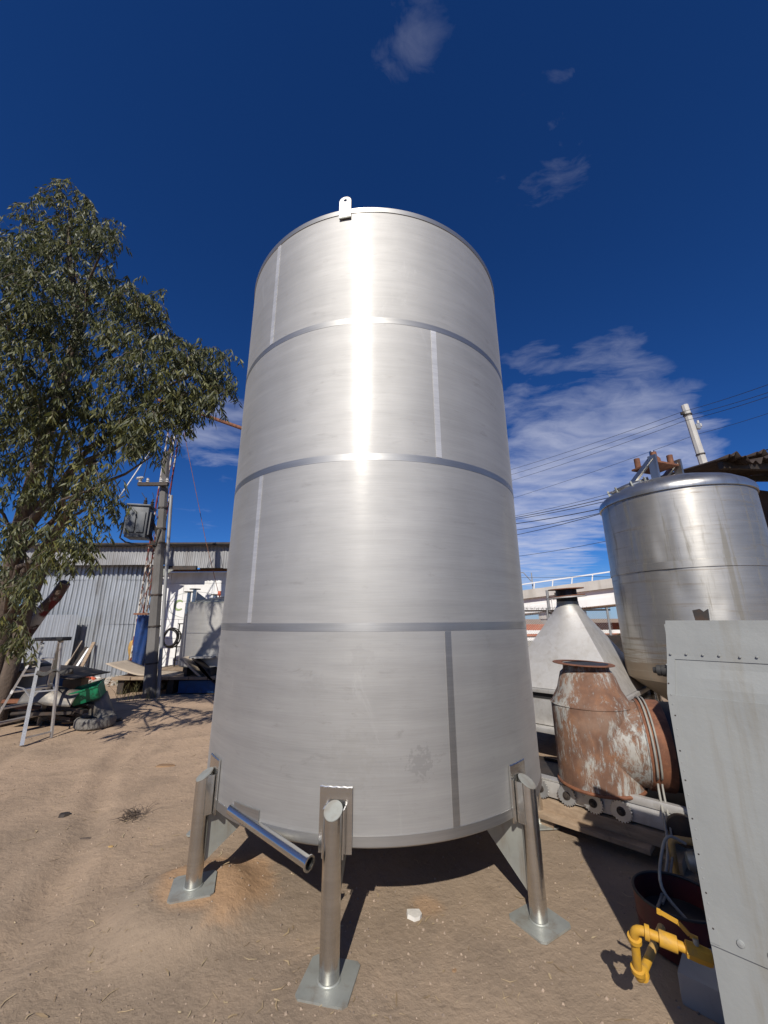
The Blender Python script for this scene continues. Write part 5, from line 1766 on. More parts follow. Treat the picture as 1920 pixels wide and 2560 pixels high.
for i, x_ in enumerate((-0.72, -0.44, -0.2, 0.02, 0.235)):
    c_ = cvp(x_, 0.298, -0.012)
    m_ = MB()
    vs, fs = [], []
    NT_ = 22
    for k in range(NT_ * 4):
        rr = (0.072, 0.082, 0.082, 0.072)[k % 4] if (i != 4 or True) else 0.075
        a_ = 2 * PI * k / (NT_ * 4)
        for d in (0.0, 0.010):
            vs.append(c_ + UX * rr * math.cos(a_) + ZV * rr * math.sin(a_) + UN * d)
    n4 = NT_ * 4
    fs.append(tuple(2 * k for k in range(n4)))
    fs.append(tuple(2 * k + 1 for k in range(n4 - 1, -1, -1)))
    for k in range(n4):
        j = (k + 1) % n4
        fs.append((2 * k, 2 * j, 2 * j + 1, 2 * k + 1))
    sp_ = m_.add(vs, fs).build('sprocket', 'aluminium', cv, 20)
    MB().lathe(c_ + UN * 0.010, [(0.034, 0.0), (0.032, 0.008), (0.018, 0.010), (0.016, 0.024), (0.0, 0.026)], 16, UN).build('hub', 'dark_iron', sp_)
    MB().lathe(c_ - UN * 0.012, [(0.05, 0.0), (0.05, 0.02), (0.0, 0.02)], 16, UN).build('bearing_boss', 'rusty_steel', sp_)
for i in range(4):
    MB().box(cvp(-1.25 + 0.17 * i, 0.45 + 0.06 * (i % 2), 0.1 + 0.08 * (i % 2)), (0.10, 0.08, 0.16), rot=YAW, bev=0.006).build('drive_block', 'steel_dull' if i % 2 else 'dark_iron', cv, 20)
MB().box(cvp(-1.2, 0.42, 0.28), (1.0, 0.4, 0.05), rot=YAW).build('drive_bed', 'dark_iron', cv, 20)
MB().box(cvp(0.45, 0.40, 0.03), (0.5, 0.05, 0.06), rot=YAW, bev=0.004).build('end_bracket', 'steel_dusty', cv, 20)
MB().lathe(cvp(0.66, 0.30, -0.03), [(0.0, 0.0), (0.10, 0.0), (0.11, 0.02), (0.10, 0.05), (0.0, 0.05)], 28, UN).build('end_pulley', 'dark_iron', cv)

# --- rusty pipe tee: equal cylinders, conical neck, loose flange on top
tx_, ty_, TRr = 1.955, 4.07, 0.345
tz0, tzc, tzs = 0.40, 0.80, 1.06
tee = thing('duct_tee', (tx_, ty_, tz0), 'rusty duct tee with flaking pale blue paint and a loose flange on top', 'duct')
bdir = (UX * 0.93 + Vector((0.18, 0.25, 0))).normalized()
bdir = Vector((0.93, -0.37, 0)).normalized()


def tee_vertical():
    """vertical cylinder from bottom to shoulder then cone; the branch meets it in two mitre curves"""
    vs, fs = [], []
    seg = 72
    rows_ = [(TRr, tz0), (TRr, 0.55), (TRr, 0.70), (TRr, tzc), (TRr, 0.92), (TRr, tzs), (TRr * 0.985, tzs + 0.012), (TRr * 0.80, tzs + 0.13), (0.235, tzs + 0.27), (0.205, tzs + 0.30), (0.200, tzs + 0.345)]
    for (r, z) in rows_:
        for k in range(seg):
            a_ = 2 * PI * k / seg
            vs.append((tx_ + r * math.cos(a_), ty_ + r * math.sin(a_), z))
    for i in range(len(rows_) - 1):
        for k in range(seg):
            fs.append((i * seg + k, i * seg + (k + 1) % seg, (i + 1) * seg + (k + 1) % seg, (i + 1) * seg + k))
    return MB().add(vs, fs)


tv = tee_vertical().build('body', 'flaking_paint', tee, 30)
cen = Vector((tx_, ty_, tzc - 0.04))
BL = 0.43
MB().lathe(cen + bdir * 0.05, [(TRr * 0.985, 0.0), (TRr * 0.985, 0.28), (TRr * 0.99, BL - 0.12), (TRr * 1.02, BL - 0.115), (TRr * 1.02, BL - 0.05)], 72, bdir).build('branch', 'flaking_paint', tee, 30)
MB().lathe(cen + bdir * (BL - 0.06), [(TRr * 1.025, 0.0), (TRr * 1.035, 0.01), (TRr * 1.035, 0.17), (TRr * 1.02, 0.18)], 72, bdir).build('sleeve', 'rusty_steel', tee, 30)
MB().lathe(cen + bdir * (BL + 0.10), [(TRr * 1.00, 0.0), (TRr * 1.005, 0.02), (TRr * 1.0, 0.5), (TRr * 0.6, 0.52)], 72, bdir).build('shade_black_duct', 'black_paint_and_shade', tee, 30)  # duct run coloured black for the shadow that falls on it
MB().lathe((tx_, ty_, tzs + 0.340), [(0.0, 0.0), (0.200, 0.0), (0.202, 0.012), (0.0, 0.012)], 60).build('neck_shade_disc', 'black_paint_and_shade', tee, 30)  # black disc across the neck, painted for the darkness inside
tl = Matrix.Rotation(R(2), 3, 'X')
MB().lathe((tx_ - 0.02, ty_, tzs + 0.349), [(0.19, 0.0), (0.272, 0.0), (0.276, 0.004), (0.272, 0.008), (0.19, 0.008)], 60, (0.03, -0.02, 1)).build('loose_flange', 'rusty_steel', tee, 30)
MB().tube([(tx_ + TRr * 1.004 * math.cos(a_), ty_ + TRr * 1.004 * math.sin(a_), tz0 + 0.008) for a_ in np.linspace(0, 2 * PI, 60, endpoint=False)], 0.014, 8, closed=True).build('base_rim', 'rusty_steel', tee)
MB().tube([(tx_ + TRr * 1.0 * math.cos(a_), ty_ + TRr * 1.0 * math.sin(a_), tzs) for a_ in np.linspace(0, 2 * PI, 60, endpoint=False)], 0.006, 6, closed=True).build('shoulder_weld', 'flaking_paint', tee)
# grey cable looped over the branch and hanging into the drum
cl_ = cen + bdir * (BL - 0.03)
side = Vector((bdir.y, -bdir.x, 0))
if side.y > 0:
    side = -side
cpath = []
for k in range(13):
    a_ = R(150 - 16 * k)
    cpath.append(cl_ + side * (TRr * 1.075) * math.cos(a_) * 1.0 + ZV * (TRr * 1.075) * math.sin(a_))
for j, (e_, off) in enumerate(((bc + Vector((-0.10, 0.05, 0.14)), 0.0), (bc + Vector((-0.02, 0.12, 0.13)), 0.03))):
    pth = [p + bdir * off for p in cpath]
    last = pth[-1]
    m0 = last.lerp(e_, 0.3) + Vector((0.02, -0.03, -0.16))
    m1 = last.lerp(e_, 0.7) + Vector((0.0, -0.02, -0.12))
    full = smooth_path(pth + [m0, m1, e_])
    m_ = MB().tube(full, 0.009 if j == 0 else 0.008, 8)
    tag(m_.build('grey_cable', 'cable_grey', None, 60), ('thick grey cable looped over the rusty duct and hanging into the drum', 'second thinner grey cable hanging over the rusty duct beside the first')[j], 'cable')
p_ = at_z(*z8(980, 640), 0.35)
m_ = MB().tube(smooth_path([p_ + Vector((0.16, 0.0, 0.08)), p_ + Vector((0.06, 0, 0.12)), p_ + Vector((0.0, 0, 0.04)), Vector((bc.x - 0.05, bc.y + 0.05, 0.25)), bc + Vector((0.02, -0.06, 0.13))]), 0.009, 8)
tag(m_.build('grey_hose', 'cable_grey', None, 60), 'thin grey hose bending down into the red drum', 'hose')

# --- steel hopper cone behind the tee
hcx, hcy = 2.90, 6.35
hp = thing('steel_hopper', (hcx, hcy, 0), 'dusty stainless hopper like an upturned funnel behind the rusty duct', 'hopper')


def hop(u, v):
    """round at the spout, rounded square at the base"""
    a_ = u * 2 * PI
    z = 2.03 - 1.13 * v
    rr = 0.165
    sq = 0.80 / max(abs(math.cos(a_)), abs(math.sin(a_))) ** 1.0
    r = rr * (1 - v) + sq * v
    return Vector((hcx, hcy, z)) + UX * r * math.cos(a_) + UB * r * math.sin(a_)


MB().grid(hop, 64, 14).build('cone', 'steel_dusty', hp, 22)
MB().lathe((hcx, hcy, 2.020), [(0.166, 0.0), (0.164, 0.02), (0.16, 0.05), (0.16, 0.075)], 36).build('spout', 'steel_dull', hp)
MB().lathe((hcx, hcy, 2.090), [(0.0, 0.0), (0.155, 0.0), (0.155, 0.19), (0.0, 0.19)], 36).build('spout_neck', 'black_paint_and_shade', hp)
MB().lathe((hcx, hcy, 2.155), [(0.14, 0.0), (0.29, 0.0), (0.29, 0.018), (0.14, 0.018)], 40, (-0.07, 0, 1)).build('flange', 'steel_dusty', hp)
MB().lathe((hcx, hcy, 2.175), [(0.14, 0.0), (0.275, 0.0), (0.275, 0.014), (0.14, 0.014)], 40, (-0.09, 0, 1)).build('flange', 'rusty_steel', hp)
MB().lathe((hcx, hcy, 2.285), [(0.10, 0.0), (0.265, 0.0), (0.265, 0.012), (0.10, 0.012)], 40, (-0.05, 0, 1)).build('flange', 'rusty_steel', hp)
MB().tube([(hcx - 0.22, hcy - 0.1, 2.17), (hcx - 0.22, hcy - 0.1, 2.23)], 0.012, 8).build('bolt', 'dark_iron', hp)
MB().box((hcx, hcy, 0.87), (1.68, 1.68, 0.05), rot=YAW, bev=0.004).build('base_rim', 'steel_dusty', hp, 20)
MB().box((hcx, hcy, 0.80), (1.56, 1.56, 0.07), rot=YAW).build('gasket_gap', 'black_paint_and_shade', hp, 20)
MB().box((hcx, hcy, 0.60), (1.64, 1.64, 0.32), rot=YAW, bev=0.01).build('bin_body', 'steel_dusty', hp, 20)
MB().box((hcx, hcy, 0.40), (1.9, 1.9, 0.06), rot=YAW, bev=0.006).build('bin_skirt', 'steel_dusty', hp, 20)
for (sx, sy) in ((-1, -1), (1, -1), (1, 1), (-1, 1)):
    c_ = Vector((hcx, hcy, 0.19)) + UX * 0.74 * sx + UB * 0.74 * sy
    MB().box(c_, (0.09, 0.09, 0.38), rot=YAW).build('leg', 'dark_iron', hp, 20)

# --- old stainless vessel
vcx, vcy = 4.28, 5.56
VR = 0.93
VZ0, VZ1 = 1.10, 3.46
vs_ = thing('steel_vessel', (vcx, vcy, 0), 'old dented stainless mixing vessel with a conical bottom at the right', 'vessel')


def dent(a_, z):
    d = 0.0
    for (a0, z0, wa, wz, k) in ((-140, 2.75, 6, 0.30, -0.014), (-146, 2.55, 5, 0.22, 0.006), (-134, 2.9, 3, 0.35, -0.008), (-132, 2.2, 5, 0.16, -0.010), (-112, 2.0, 4, 0.12, -0.005), (-108, 1.7, 5, 0.2, 0.005), (-118, 2.9, 9, 0.5, 0.003), (-140, 2.2, 14, 0.5, -0.008)):
        d += k * math.exp(-((a_ - a0) / wa) ** 2 - ((z - z0) / wz) ** 2)
    return d + 0.004 * noise.noise(Vector((a_ * 0.05, z * 1.6, 1.0)))


def ves(u, v):
    a_ = -180 + 360 * u
    z = VZ0 + (VZ1 - VZ0) * v
    r = VR + dent(a_, z)
    return (vcx + r * math.cos(R(a_)), vcy + r * math.sin(R(a_)), z)


MB().grid(ves, 180, 60).build('jacket', 'steel_vessel', vs_, 60)
MB().lathe((vcx, vcy, 2.48), [(VR + 0.002, -0.05), (VR + 0.010, -0.046), (VR + 0.010, 0.046), (VR + 0.002, 0.05)], 120).build('jacket_band', 'steel_vessel', vs_, 30)
MB().lathe((vcx, vcy, VZ1), [(VR + 0.003, -0.012), (VR + 0.022, -0.006), (VR + 0.026, 0.03), (VR + 0.012, 0.085), (VR - 0.03, 0.13), (VR * 0.86, 0.20), (VR * 0.6, 0.29), (VR * 0.3, 0.34), (0.0, 0.355)], 120).build('dished_head', 'steel_old', vs_, 40)
MB().lathe((vcx, vcy, VZ0), [(VR, 0.0), (VR * 0.995, -0.03), (0.20, -0.55), (0.14, -0.58), (0.14, -0.68), (0.0, -0.68)], 90).build('cone_bottom', 'steel_vessel', vs_, 30)
for a_ in (-152, -60, 30, 120):
    c_ = Vector((vcx + 0.70 * math.cos(R(a_)), vcy + 0.70 * math.sin(R(a_)), 0))
    MB().tube([c_, c_ + ZV * 1.22], 0.065, 18).build('leg', 'steel_polished', vs_)
# agitator stand on the head
ac = Vector((vcx - 0.22, vcy - 0.10, VZ1 + 0.31))
ag = MB().box(ac + ZV * 0.235, (0.46, 0.40, 0.028), rot=R(20), bev=0.003).build('agitator_plate', 'rusty_steel', vs_, 20)
Ma = Matrix.Rotation(R(20), 3, 'Z')
for s in (-1, 1):
    q0_ = ac + Ma @ Vector((s * 0.26, -0.16, -0.06))
    q1_ = ac + Ma @ Vector((s * 0.26, -0.16, 0.33))
    q2_ = ac + Ma @ Vector((s * 0.26, 0.34, -0.08))
    MB().beam(q0_, q1_, 0.035, 0.11, R(20)).build('stand_post', 'steel_old', vs_, 20)
    MB().beam(q1_ + Vector((0, 0, -0.03)), q2_, 0.035, 0.09, R(20)).build('stand_brace', 'steel_old', vs_, 20)
MB().lathe(ac + ZV * 0.246, [(0.0, 0.0), (0.11, 0.0), (0.11, 0.04), (0.09, 0.045), (0.09, 0.12), (0.07, 0.15), (0.0, 0.15)], 20).build('bearing_housing', 'rusty_steel', ag)
MB().tube([ac + ZV * -0.02, ac + ZV * 0.50], 0.036, 14).build('shaft', 'steel_polished', ag)
for (x_, y_) in ((-0.17, -0.13), (0.17, -0.13), (-0.17, 0.13), (0.17, 0.13)):
    q_ = ac + Ma @ Vector((x_, y_, 0.246))
    MB().tube([q_, q_ + ZV * 0.16], 0.04, 12).build('spacer', 'rusty_steel', ag)
MB().lathe(ac + ZV * -0.02, [(0.07, 0.0), (0.07, 0.04), (0.045, 0.05), (0.045, 0.11), (0.0, 0.11)], 18).build('shaft_gland', 'steel_polished', vs_)
# manway with clamps
mc_ = Vector((vcx - 0.58, vcy + 0.02, VZ1 + 0.24))
mn = Vector((-0.32, -0.02, 1)).normalized()
mw = MB().lathe(mc_, [(0.235, -0.06), (0.235, 0.03), (0.25, 0.032), (0.25, 0.05), (0.20, 0.075), (0.1, 0.09), (0.0, 0.092)], 40, mn).build('manway_cover', 'steel_old', vs_)
for k in range(8):
    a_ = 2 * PI * k / 8 + 0.3
    tq = mn.to_track_quat('Z', 'Y').to_matrix()
    q_ = mc_ + tq @ Vector((0.275 * math.cos(a_), 0.275 * math.sin(a_), 0.0))
    MB().beam(q_ - mn * 0.03, q_ + mn * 0.09, 0.025, 0.018, a_).build('clamp_bolt', 'steel_dull', mw, 20)
    MB().beam(q_ + mn * 0.06, mc_ + tq @ Vector((0.2 * math.cos(a_), 0.2 * math.sin(a_), 0.055)), 0.03, 0.012).build('clamp_arm', 'dark_iron', mw, 20)

# --- open shed behind the vessel
sd0 = Vector((8.4, 8.4, 0))
shd = thing('open_shed', sd0, 'dark open shed with a rusty corrugated roof behind the vessel', 'shed')
for i in range(9):
    def rsf(u, v, i=i):
        x = 6.75 + 0.80 * (i + u) * 1.02
        y = 7.1 + 1.9 * v + 0.25 * i
        z = 4.86 + 0.06 * (i % 2) + 0.045 * math.sin(u * 2 * PI * 5) + 0.5 * v * 0.6 + 0.10 * i + (0.10 * math.sin(7 * u) * max(0, 0.2 - v) * (1 if i < 2 else 0.4) * 5)
        return (x, y, z)
    solidify(MB().grid(rsf, 40, 6).build('roof_sheet', 'rusty_roof', shd, 40, fix=False), 0.006)
for x_ in (9.2, 11.5):
    for y_ in (7.6, 9.0):
        MB().tube([(x_, y_ + 0.3 * (x_ - 6.9) / 0.8, 0), (x_, y_ + 0.3 * (x_ - 6.9) / 0.8, 4.85)], 0.07, 10).build('post', 'dark_iron', shd)
MB().beam((6.8, 7.35, 4.80), (14, 9.6, 5.5), 0.09, 0.14).build('eaves_beam', 'dark_iron', shd, 20)
MB().beam((7.4, 8.9, 5.1), (14, 11.0, 5.8), 0.09, 0.14).build('purlin', 'dark_iron', shd, 20)
MB().box((12.6, 10.9, 2.6), (9, 0.1, 5.2), rot=R(17)).build('back_wall', 'rusty_roof', shd, 20)
MB().box((6.3, 10.9, 0.7), (2.6, 0.1, 1.4), rot=R(10)).build('skirt_wall', 'dark_iron', shd, 20)

# made-up black heap in place of the shaded gap between hopper and vessel
hb = Vector((4.05, 7.6, 0))


def heapf(u, v):
    a_ = u * 2 * PI
    z = 1.25 * (1 - v ** 1.6)
    r = 0.2 + 0.85 * v + 0.10 * math.sin(5 * a_ + 4 * v) + 0.05 * math.sin(11 * a_)
    return (hb.x + r * math.cos(a_) * 0.75, hb.y + r * math.sin(a_), z + 0.04 * math.sin(9 * a_ + 5 * v) * v)


tag(MB().grid(heapf, 48, 16).build('shade_gap_heap', 'black_paint_and_shade', None, 60), 'made-up black heap standing for the shaded gap between hopper and vessel', 'heap')

# ------------------------------------------------------------------ fence with barbed wire
fy = 13.2
fence = thing('chain_link_fence', (4.6, fy, 0), 'chain link fence topped with barbed wire behind the hopper', 'fence')
FX0, FX1 = 2.2, 7.4
for x_ in (2.4, 3.35, 5.33, 7.3):
    MB().tube([(x_, fy, 0), (x_, fy, 2.18)], 0.035, 10).build('post', 'galvanised_old', fence)
    pass
MB().tube([(5.41, fy + 0.02, 0.0), (5.41, fy + 0.02, 2.75)], 0.045, 10).build('gate_post', 'galvanised_old', fence)
MB().tube([(FX0, fy, 2.07), (FX1, fy, 2.11)], 0.028, 8).build('top_rail', 'dark_iron', fence)
for (a_, b_) in (((5.35, 2.05), (6.9, 1.6)), ((3.35, 1.2), (4.3, 1.6)), ((2.4, 1.0), (3.4, 1.25)), ((5.4, 1.15), (6.2, 0.8))):
    MB().tube([(a_[0], fy - 0.05, a_[1]), (b_[0], fy - 0.05, b_[1])], 0.022, 8).build('brace', 'dark_iron', fence)
vs, fs = [], []
pit = 0.075
for s in (1, -1):
    k0 = int((FX1 - FX0 + 2.2) / pit)
    for k in range(k0):
        xa = FX0 - 2.2 + k * pit if s > 0 else FX0 + k * pit
        za, zb2 = 0.02, 2.07
        xb = xa + s * (zb2 - za)
        if s < 0 and xa > FX1 + 2.2:
            continue
        # clip to the frame
        def clip(x0, z0, x1, z1):
            t0, t1 = 0.0, 1.0
            dx = x1 - x0
            for (lo, hi) in ((FX0, FX1),):
                ta, tb = (lo - x0) / dx, (hi - x0) / dx
                if ta > tb:
                    ta, tb = tb, ta
                t0, t1 = max(t0, ta), min(t1, tb)
            return (t0, t1)
        t0, t1 = clip(xa, za, xb, zb2)
        if t1 <= t0:
            continue
        p0_ = (xa + (xb - xa) * t0, za + (zb2 - za) * t0)
        p1_ = (xa + (xb - xa) * t1, za + (zb2 - za) * t1)
        o = len(vs)
        hw_ = 0.0028
        yo = fy + (0.004 if s > 0 else -0.004)
        nx_, nz_ = -0.7071 * s * 1.0, 0.7071
        for (px__, pz__) in (p0_, p1_):
            vs += [(px__ + nx_ * hw_, yo, pz__ + nz_ * hw_), (px__ - nx_ * hw_, yo, pz__ - nz_ * hw_), (px__, yo + hw_, pz__)]
        fs += [(o, o + 3, o + 4, o + 1), (o + 1, o + 4, o + 5, o + 2), (o + 2, o + 5, o + 3, o)]
tag(MB().add(vs, fs).build('wire_mesh', 'aluminium', fence, 0), kind='stuff')
for (dy, z_) in ((-0.02, 2.20),):
    m_ = MB()
    pts = [(FX0 + (FX1 - FX0) * k / 40, fy + dy, z_ - 0.03 * math.sin(PI * ((k * 5.2 / 40) % 1.9) / 1.9)) for k in range(41)]
    m_.tube(pts, 0.006, 5)
    for k in range(0, 41):
        p = Vector(pts[k])
        m_.tube([p + Vector((-0.015, 0, -0.035)), p + Vector((0.015, 0, 0.045))], 0.004, 4, False)
    m_.build('barbed_wire', 'dark_iron', fence)
m_ = MB()
for k in range(60):
    x_ = FX0 + (FX1 - FX0) * k / 60
    m_.tube([(x_, fy, 2.09), (x_ + 0.03 * (-1) ** k, fy, 2.17)], 0.006, 4, False)
m_.build('selvage_barbs', 'dark_iron', fence)
gw = MB().box((4.6, fy + 0.6, 0.55), (7.0, 0.22, 1.15), bev=0.02).build('low_wall', 'concrete', None, 30)
tag(gw, 'low grey concrete wall along the foot of the chain link fence', 'wall')
m_ = MB().ball((3.0, fy - 0.6, 0.75), 0.55, 3, 1.2, 0.7, 0.9, 0.6, 4)
tag(m_.build('large_boulder', 'stone', None, 60), 'large grey boulder in front of the low concrete wall', 'boulder')
gr = thing('guard_rail', (9, 22, 0), 'white painted guard rail beyond the fence', 'guard rail')
for z_ in (0.78, 1.15):
    MB().box((9, 22, z_), (26, 0.06, 0.18), rot=R(2)).build('beam', 'bridge_white', gr, 20)
for k in range(13):
    x_ = -3 + 2 * k
    MB().box((x_, 22.12 + (x_ - 9) * 0.035, 0.6), (0.12, 0.1, 1.2)).build('post', 'bridge_white', gr, 20)

# ------------------------------------------------------------------ overpass
bA, bB = at_y(1290, 1490, 46.0), at_y(1545, 1422, 40.0)


def br(x_full, ypix):
    """point on the near edge of the bridge seen in the photograph"""
    t = (x_full - 1290) / 255.0
    return at_y(x_full, ypix, 46.0 + (40.0 - 46.0) * t)


brg = thing('overpass', (22, 43, 0), 'pale concrete road overpass with a white railing in the distance', 'bridge')
dirb = (br(1545, 1440) - br(1290, 1475))
hdir = Vector((dirb.x, dirb.y, 0)).normalized()
nb_ = Vector((hdir.y, -hdir.x, 0))
if nb_.y < 0:
    nb_ = -nb_
slope = dirb.z / math.hypot(dirb.x, dirb.y)
org = br(1290, 1478)


def bp(s, dz, dn):
    return org + hdir * s + ZV * (s * slope + dz) + nb_ * dn


S0, S1 = -26.0, 40.0
pxm = lambda d: d * 46 / FPX


def strip(z0, z1, n0, n1, name, mat):
    m_ = MB()
    K = 22
    vs, fs = [], []
    for k in range(K + 1):
        s = S0 + (S1 - S0) * k / K
        for (dz, dn) in ((z0, n0), (z1, n0), (z1, n1), (z0, n1)):
            vs.append(bp(s, dz, dn))
    for k in range(K):
        for q in range(4):
            a_, b_ = k * 4 + q, k * 4 + (q + 1) % 4
            fs.append((a_, b_, b_ + 4, a_ + 4))
    fs += [(0, 1, 2, 3), tuple(K * 4 + q for q in (3, 2, 1, 0))]
    return m_.add(vs, fs).build(name, mat, brg, 20)


strip(-0.95, 0.0, 0.0, 9.0, 'deck', 'bridge_concrete')
strip(-1.75, -0.952, 0.55, 8.4, 'girder_upper', 'bridge_white')
strip(-2.55, -1.752, 0.50, 8.45, 'girder_lower', 'bridge_white')
strip(0.62, 0.74, 0.10, 0.22, 'rail', 'bridge_white')
for k in range(34):
    s = S0 + 2.0 * k
    MB().beam(bp(s, 0.0, 0.16), bp(s + 0.12, 0.62, 0.16), 0.10, 0.10).build('rail_post', 'bridge_white', brg, 20)
sj = (br(1372, 1500) - org).dot(hdir)
for d_ in (-0.25, 0.25):
    MB().beam(bp(sj + d_, -0.96, 0.46), bp(sj + d_, -2.56, 0.46), 0.10, 0.12).build('stiffener', 'bridge_white', brg, 20)
pc0 = bp(sj + 0.6, -2.6, 3.5)
MB().box(pc0 + ZV * -0.45, (4.2, 5.0, 0.85), rot=math.atan2(hdir.y, hdir.x), bev=0.03).build('pier_cap', 'bridge_concrete', brg, 20)
vs = []
for (hw_, hd_, z_) in ((2.0, 2.4, pc0.z - 0.88), (1.0, 1.4, pc0.z - 3.0), (0.9, 1.2, -0.1)):
    for (sx, sy) in ((-1, -1), (1, -1), (1, 1), (-1, 1)):
        q_ = Vector((pc0.x, pc0.y, 0)) + hdir * sx * hw_ + nb_ * sy * hd_
        vs.append((q_.x, q_.y, z_))
fs = []
for k in range(2):
    for q in range(4):
        fs.append((k * 4 + q, k * 4 + (q + 1) % 4, k * 4 + 4 + (q + 1) % 4, k * 4 + 4 + q))
MB().add(vs, fs).build('pier', 'bridge_concrete', brg, 20)
sl_ = thing('street_light', bp(1.8, 0, 0.5), 'thin street light with a curved arm on the overpass', 'street light')
lb_ = bp(1.8, 0, 0.5)
MB().tube([lb_, lb_ + ZV * 1.9], 0.07, 8).build('post', 'galvanised_old', sl_)
MB().tube([lb_ + ZV * 0.9 + Vector((-0.1, 0, 0)), lb_ + Vector((-0.9, 0, 1.9)), lb_ + Vector((-2.0, 0, 2.0)), lb_ + Vector((-3.0, 0, 1.6))], 0.05, 6).build('arm', 'galvanised_old', sl_)

# tiled houses beyond
for i, (x_, y_, w_, z0, z1) in enumerate(((16.0, 40.0, 9.0, 0.2, 1.25), (26.0, 44.0, 10.0, 0.2, 1.35))):
    hs_ = thing('tiled_house', (x_, y_, 0), ('low house with an orange tiled roof beyond the fence under the overpass', 'orange tiled house roof right of the hopper spout beyond the fence')[i], 'house')
    MB().box((x_, y_ + 2, 0.1), (w_, 4, 0.5), rot=0).build('wall', 'stucco', hs_, 20)
    for r_ in range(9):
        t0, t1 = r_ / 9, (r_ + 1) / 9
        MB().box((x_, y_ - 0.3 + 2.2 * (t0 + t1) / 2, z0 + (z1 - z0) * (t0 + t1) / 2 + 0.02), (w_ + 0.6, 2.3 / 9, 0.06), ax=Matrix.Rotation(math.atan2(z1 - z0, 2.2) * 0.75, 3, 'X')).build('tile_course', 'roof_tile', hs_, 20)
    MB().box((x_, y_ + 2.9, z1 / 2 + 0.2), (w_ + 0.6, 2.0, 0.1), ax=Matrix.Rotation(R(-25), 3, 'X')).build('roof_back', 'roof_tile', hs_, 20)
for i, (x_, y_) in enumerate(((22.6, 38), (24.4, 38.5))):
    m_ = MB()
    for k in range(900):
        v = rng.normal(size=3)
        v /= np.linalg.norm(v)
        p = np.array([x_, y_, 0.5]) + v * np.array([1.1, 0.8, 0.7]) * rng.random() ** 0.4
        d = rng.normal(size=3) * 0.09
        e = rng.normal(size=3) * 0.07
        m_.add([p, p + d, p + e], [(0, 1, 2)])
    tag(m_.build('shrub', 'eucalyptus_leaf', None, 0, fix=False), ('left of two dark shrubs in front of the far tiled house', 'right of two dark shrubs in front of the far tiled house')[i], 'shrub')

# ------------------------------------------------------------------ pale utility pole and overhead wires
upt = at_y(1711, 1013, 17.0)
upb = Vector((at_y(1772, 1200, 17.0).x, 17.0, 0))
k_ = at_y(1772, 1200, 17.0)
dd_ = (upt - k_)
upb = k_ - dd_ * (k_.z / dd_.z)
upo = thing('concrete_pole', upb, 'pale concrete utility pole rising behind the vessel', 'pole')
MB().tube([upb, upb.lerp(upt, 0.5), upt], [0.22, 0.185, 0.145], 8).build('shaft', 'pole_pale', upo, 20)
for t in (0.78, 0.955):
    MB().lathe(upb.lerp(upt, t), [(0.165, -0.03), (0.185, -0.03), (0.185, 0.03), (0.165, 0.03)], 16, dd_).build('band', 'dark_iron', upo)
q_ = upb.lerp(upt, 0.90)
MB().box(q_ + Vector((0.26, -0.05, 0.0)), (0.2, 0.14, 0.26), bev=0.02).build('switch_box', 'galvanised', upo, 20)
MB().lathe(q_ + Vector((0.40, -0.05, 0.05)), [(0.0, -0.05), (0.06, -0.05), (0.06, 0.1), (0.0, 0.1)], 12).build('insulator', 'porcelain', upo)
MB().lathe(q_ + Vector((0.32, -0.05, 0.22)), [(0.0, -0.05), (0.05, -0.05), (0.05, 0.1), (0.0, 0.1)], 12).build('insulator', 'porcelain', upo)
q_ = upb.lerp(upt, 0.962)
MB().box(q_ + Vector((-0.22, 0, 0.0)), (0.16, 0.1, 0.14), bev=0.02).build('insulator_bracket', 'dark_iron', upo, 20)
q_ = upb.lerp(upt, 0.62)
MB().prism([q_ + Vector((-0.5, -0.1, 0.06)), q_ + Vector((-0.12, -0.1, 0.06)), q_ + Vector((-0.16, -0.1, -0.14)), q_ + Vector((-0.32, -0.1, -0.18))], (0, 0.25, 0)).build('lamp_head', 'pole_pale', upo, 20)


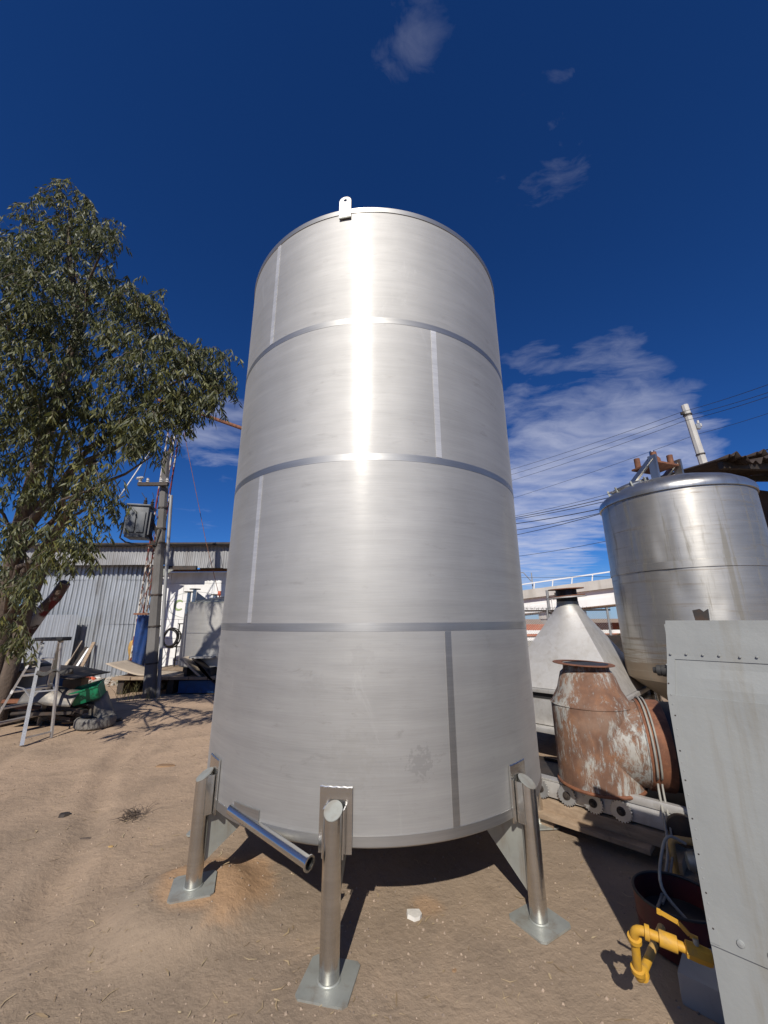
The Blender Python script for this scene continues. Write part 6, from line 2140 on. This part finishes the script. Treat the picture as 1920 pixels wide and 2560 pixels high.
def wire(name, pts, rad, label):
    """pts: photograph pixels with the depth each lies at"""
    P = [at_y(x, y, Y) for (x, y, Y) in pts]
    out = []
    for i in range(len(P) - 1):
        for k in range(10):
            t = k / 10
            p = P[i].lerp(P[i + 1], t)
            p.z -= 0.010 * (P[i + 1] - P[i]).length * 4 * t * (1 - t)
            out.append(p)
    out.append(P[-1])
    tag(MB().tube(out, rad, 6).build(name, 'black_paint_and_shade', None, 60), label, 'wire', 'overhead wires')


Ypl = 17.0
wires = [((1250, 1182, 26), (1704, 1030, Ypl), (1990, 936, 11), 0.010, 'topmost overhead wire running from behind the tank to the pole top'),
         ((1250, 1195, 26), (1708, 1042, Ypl), (1990, 958, 11), 0.010, 'second overhead wire below the topmost at the pole'),
         ((1250, 1210, 26), (1712, 1052, Ypl), (1990, 968, 11), 0.010, 'third overhead wire below the topmost at the pole'),
         ((1250, 1255, 26), (1745, 1085, Ypl + 1), (1990, 1010, 13), 0.009, 'faint overhead wire crossing the middle of the cloud bank'),
         ((1250, 1297, 22), (1560, 1225, 16), (1990, 1118, 10), 0.009, 'thin wire above the dark bundle of cables'),
         ((1250, 1300, 22), (1530, 1242, 16), (1990, 1100, 10), 0.016, 'uppermost thick cable of the dark bundle right of the tank'),
         ((1250, 1304, 22), (1528, 1250, 16), (1990, 1116, 10), 0.014, 'second thick cable of the dark bundle right of the tank'),
         ((1250, 1314, 22), (1510, 1270, 16), (1990, 1150, 10), 0.018, 'middle thick cable of the dark bundle right of the tank'),
         ((1250, 1331, 22), (1500, 1283, 16), (1990, 1170, 10), 0.014, 'lower cable of the dark bundle right of the tank'),
         ((1250, 1345, 22), (1500, 1285, 16), (1990, 1180, 10), 0.014, 'lowest cable of the dark bundle right of the tank'),
         ((1250, 1396, 24), (1510, 1354, 18), (1990, 1250, 12), 0.010, 'single low wire between the cable bundle and the overpass'),
         ((1250, 1442, 36), (1460, 1441, 32), (1990, 1430, 20), 0.014, 'lowest wire just above the overpass railing')]
for (a_, b_, c_, r_, lb) in wires:
    wire('overhead_wire', (a_, b_, c_), r_, lb)
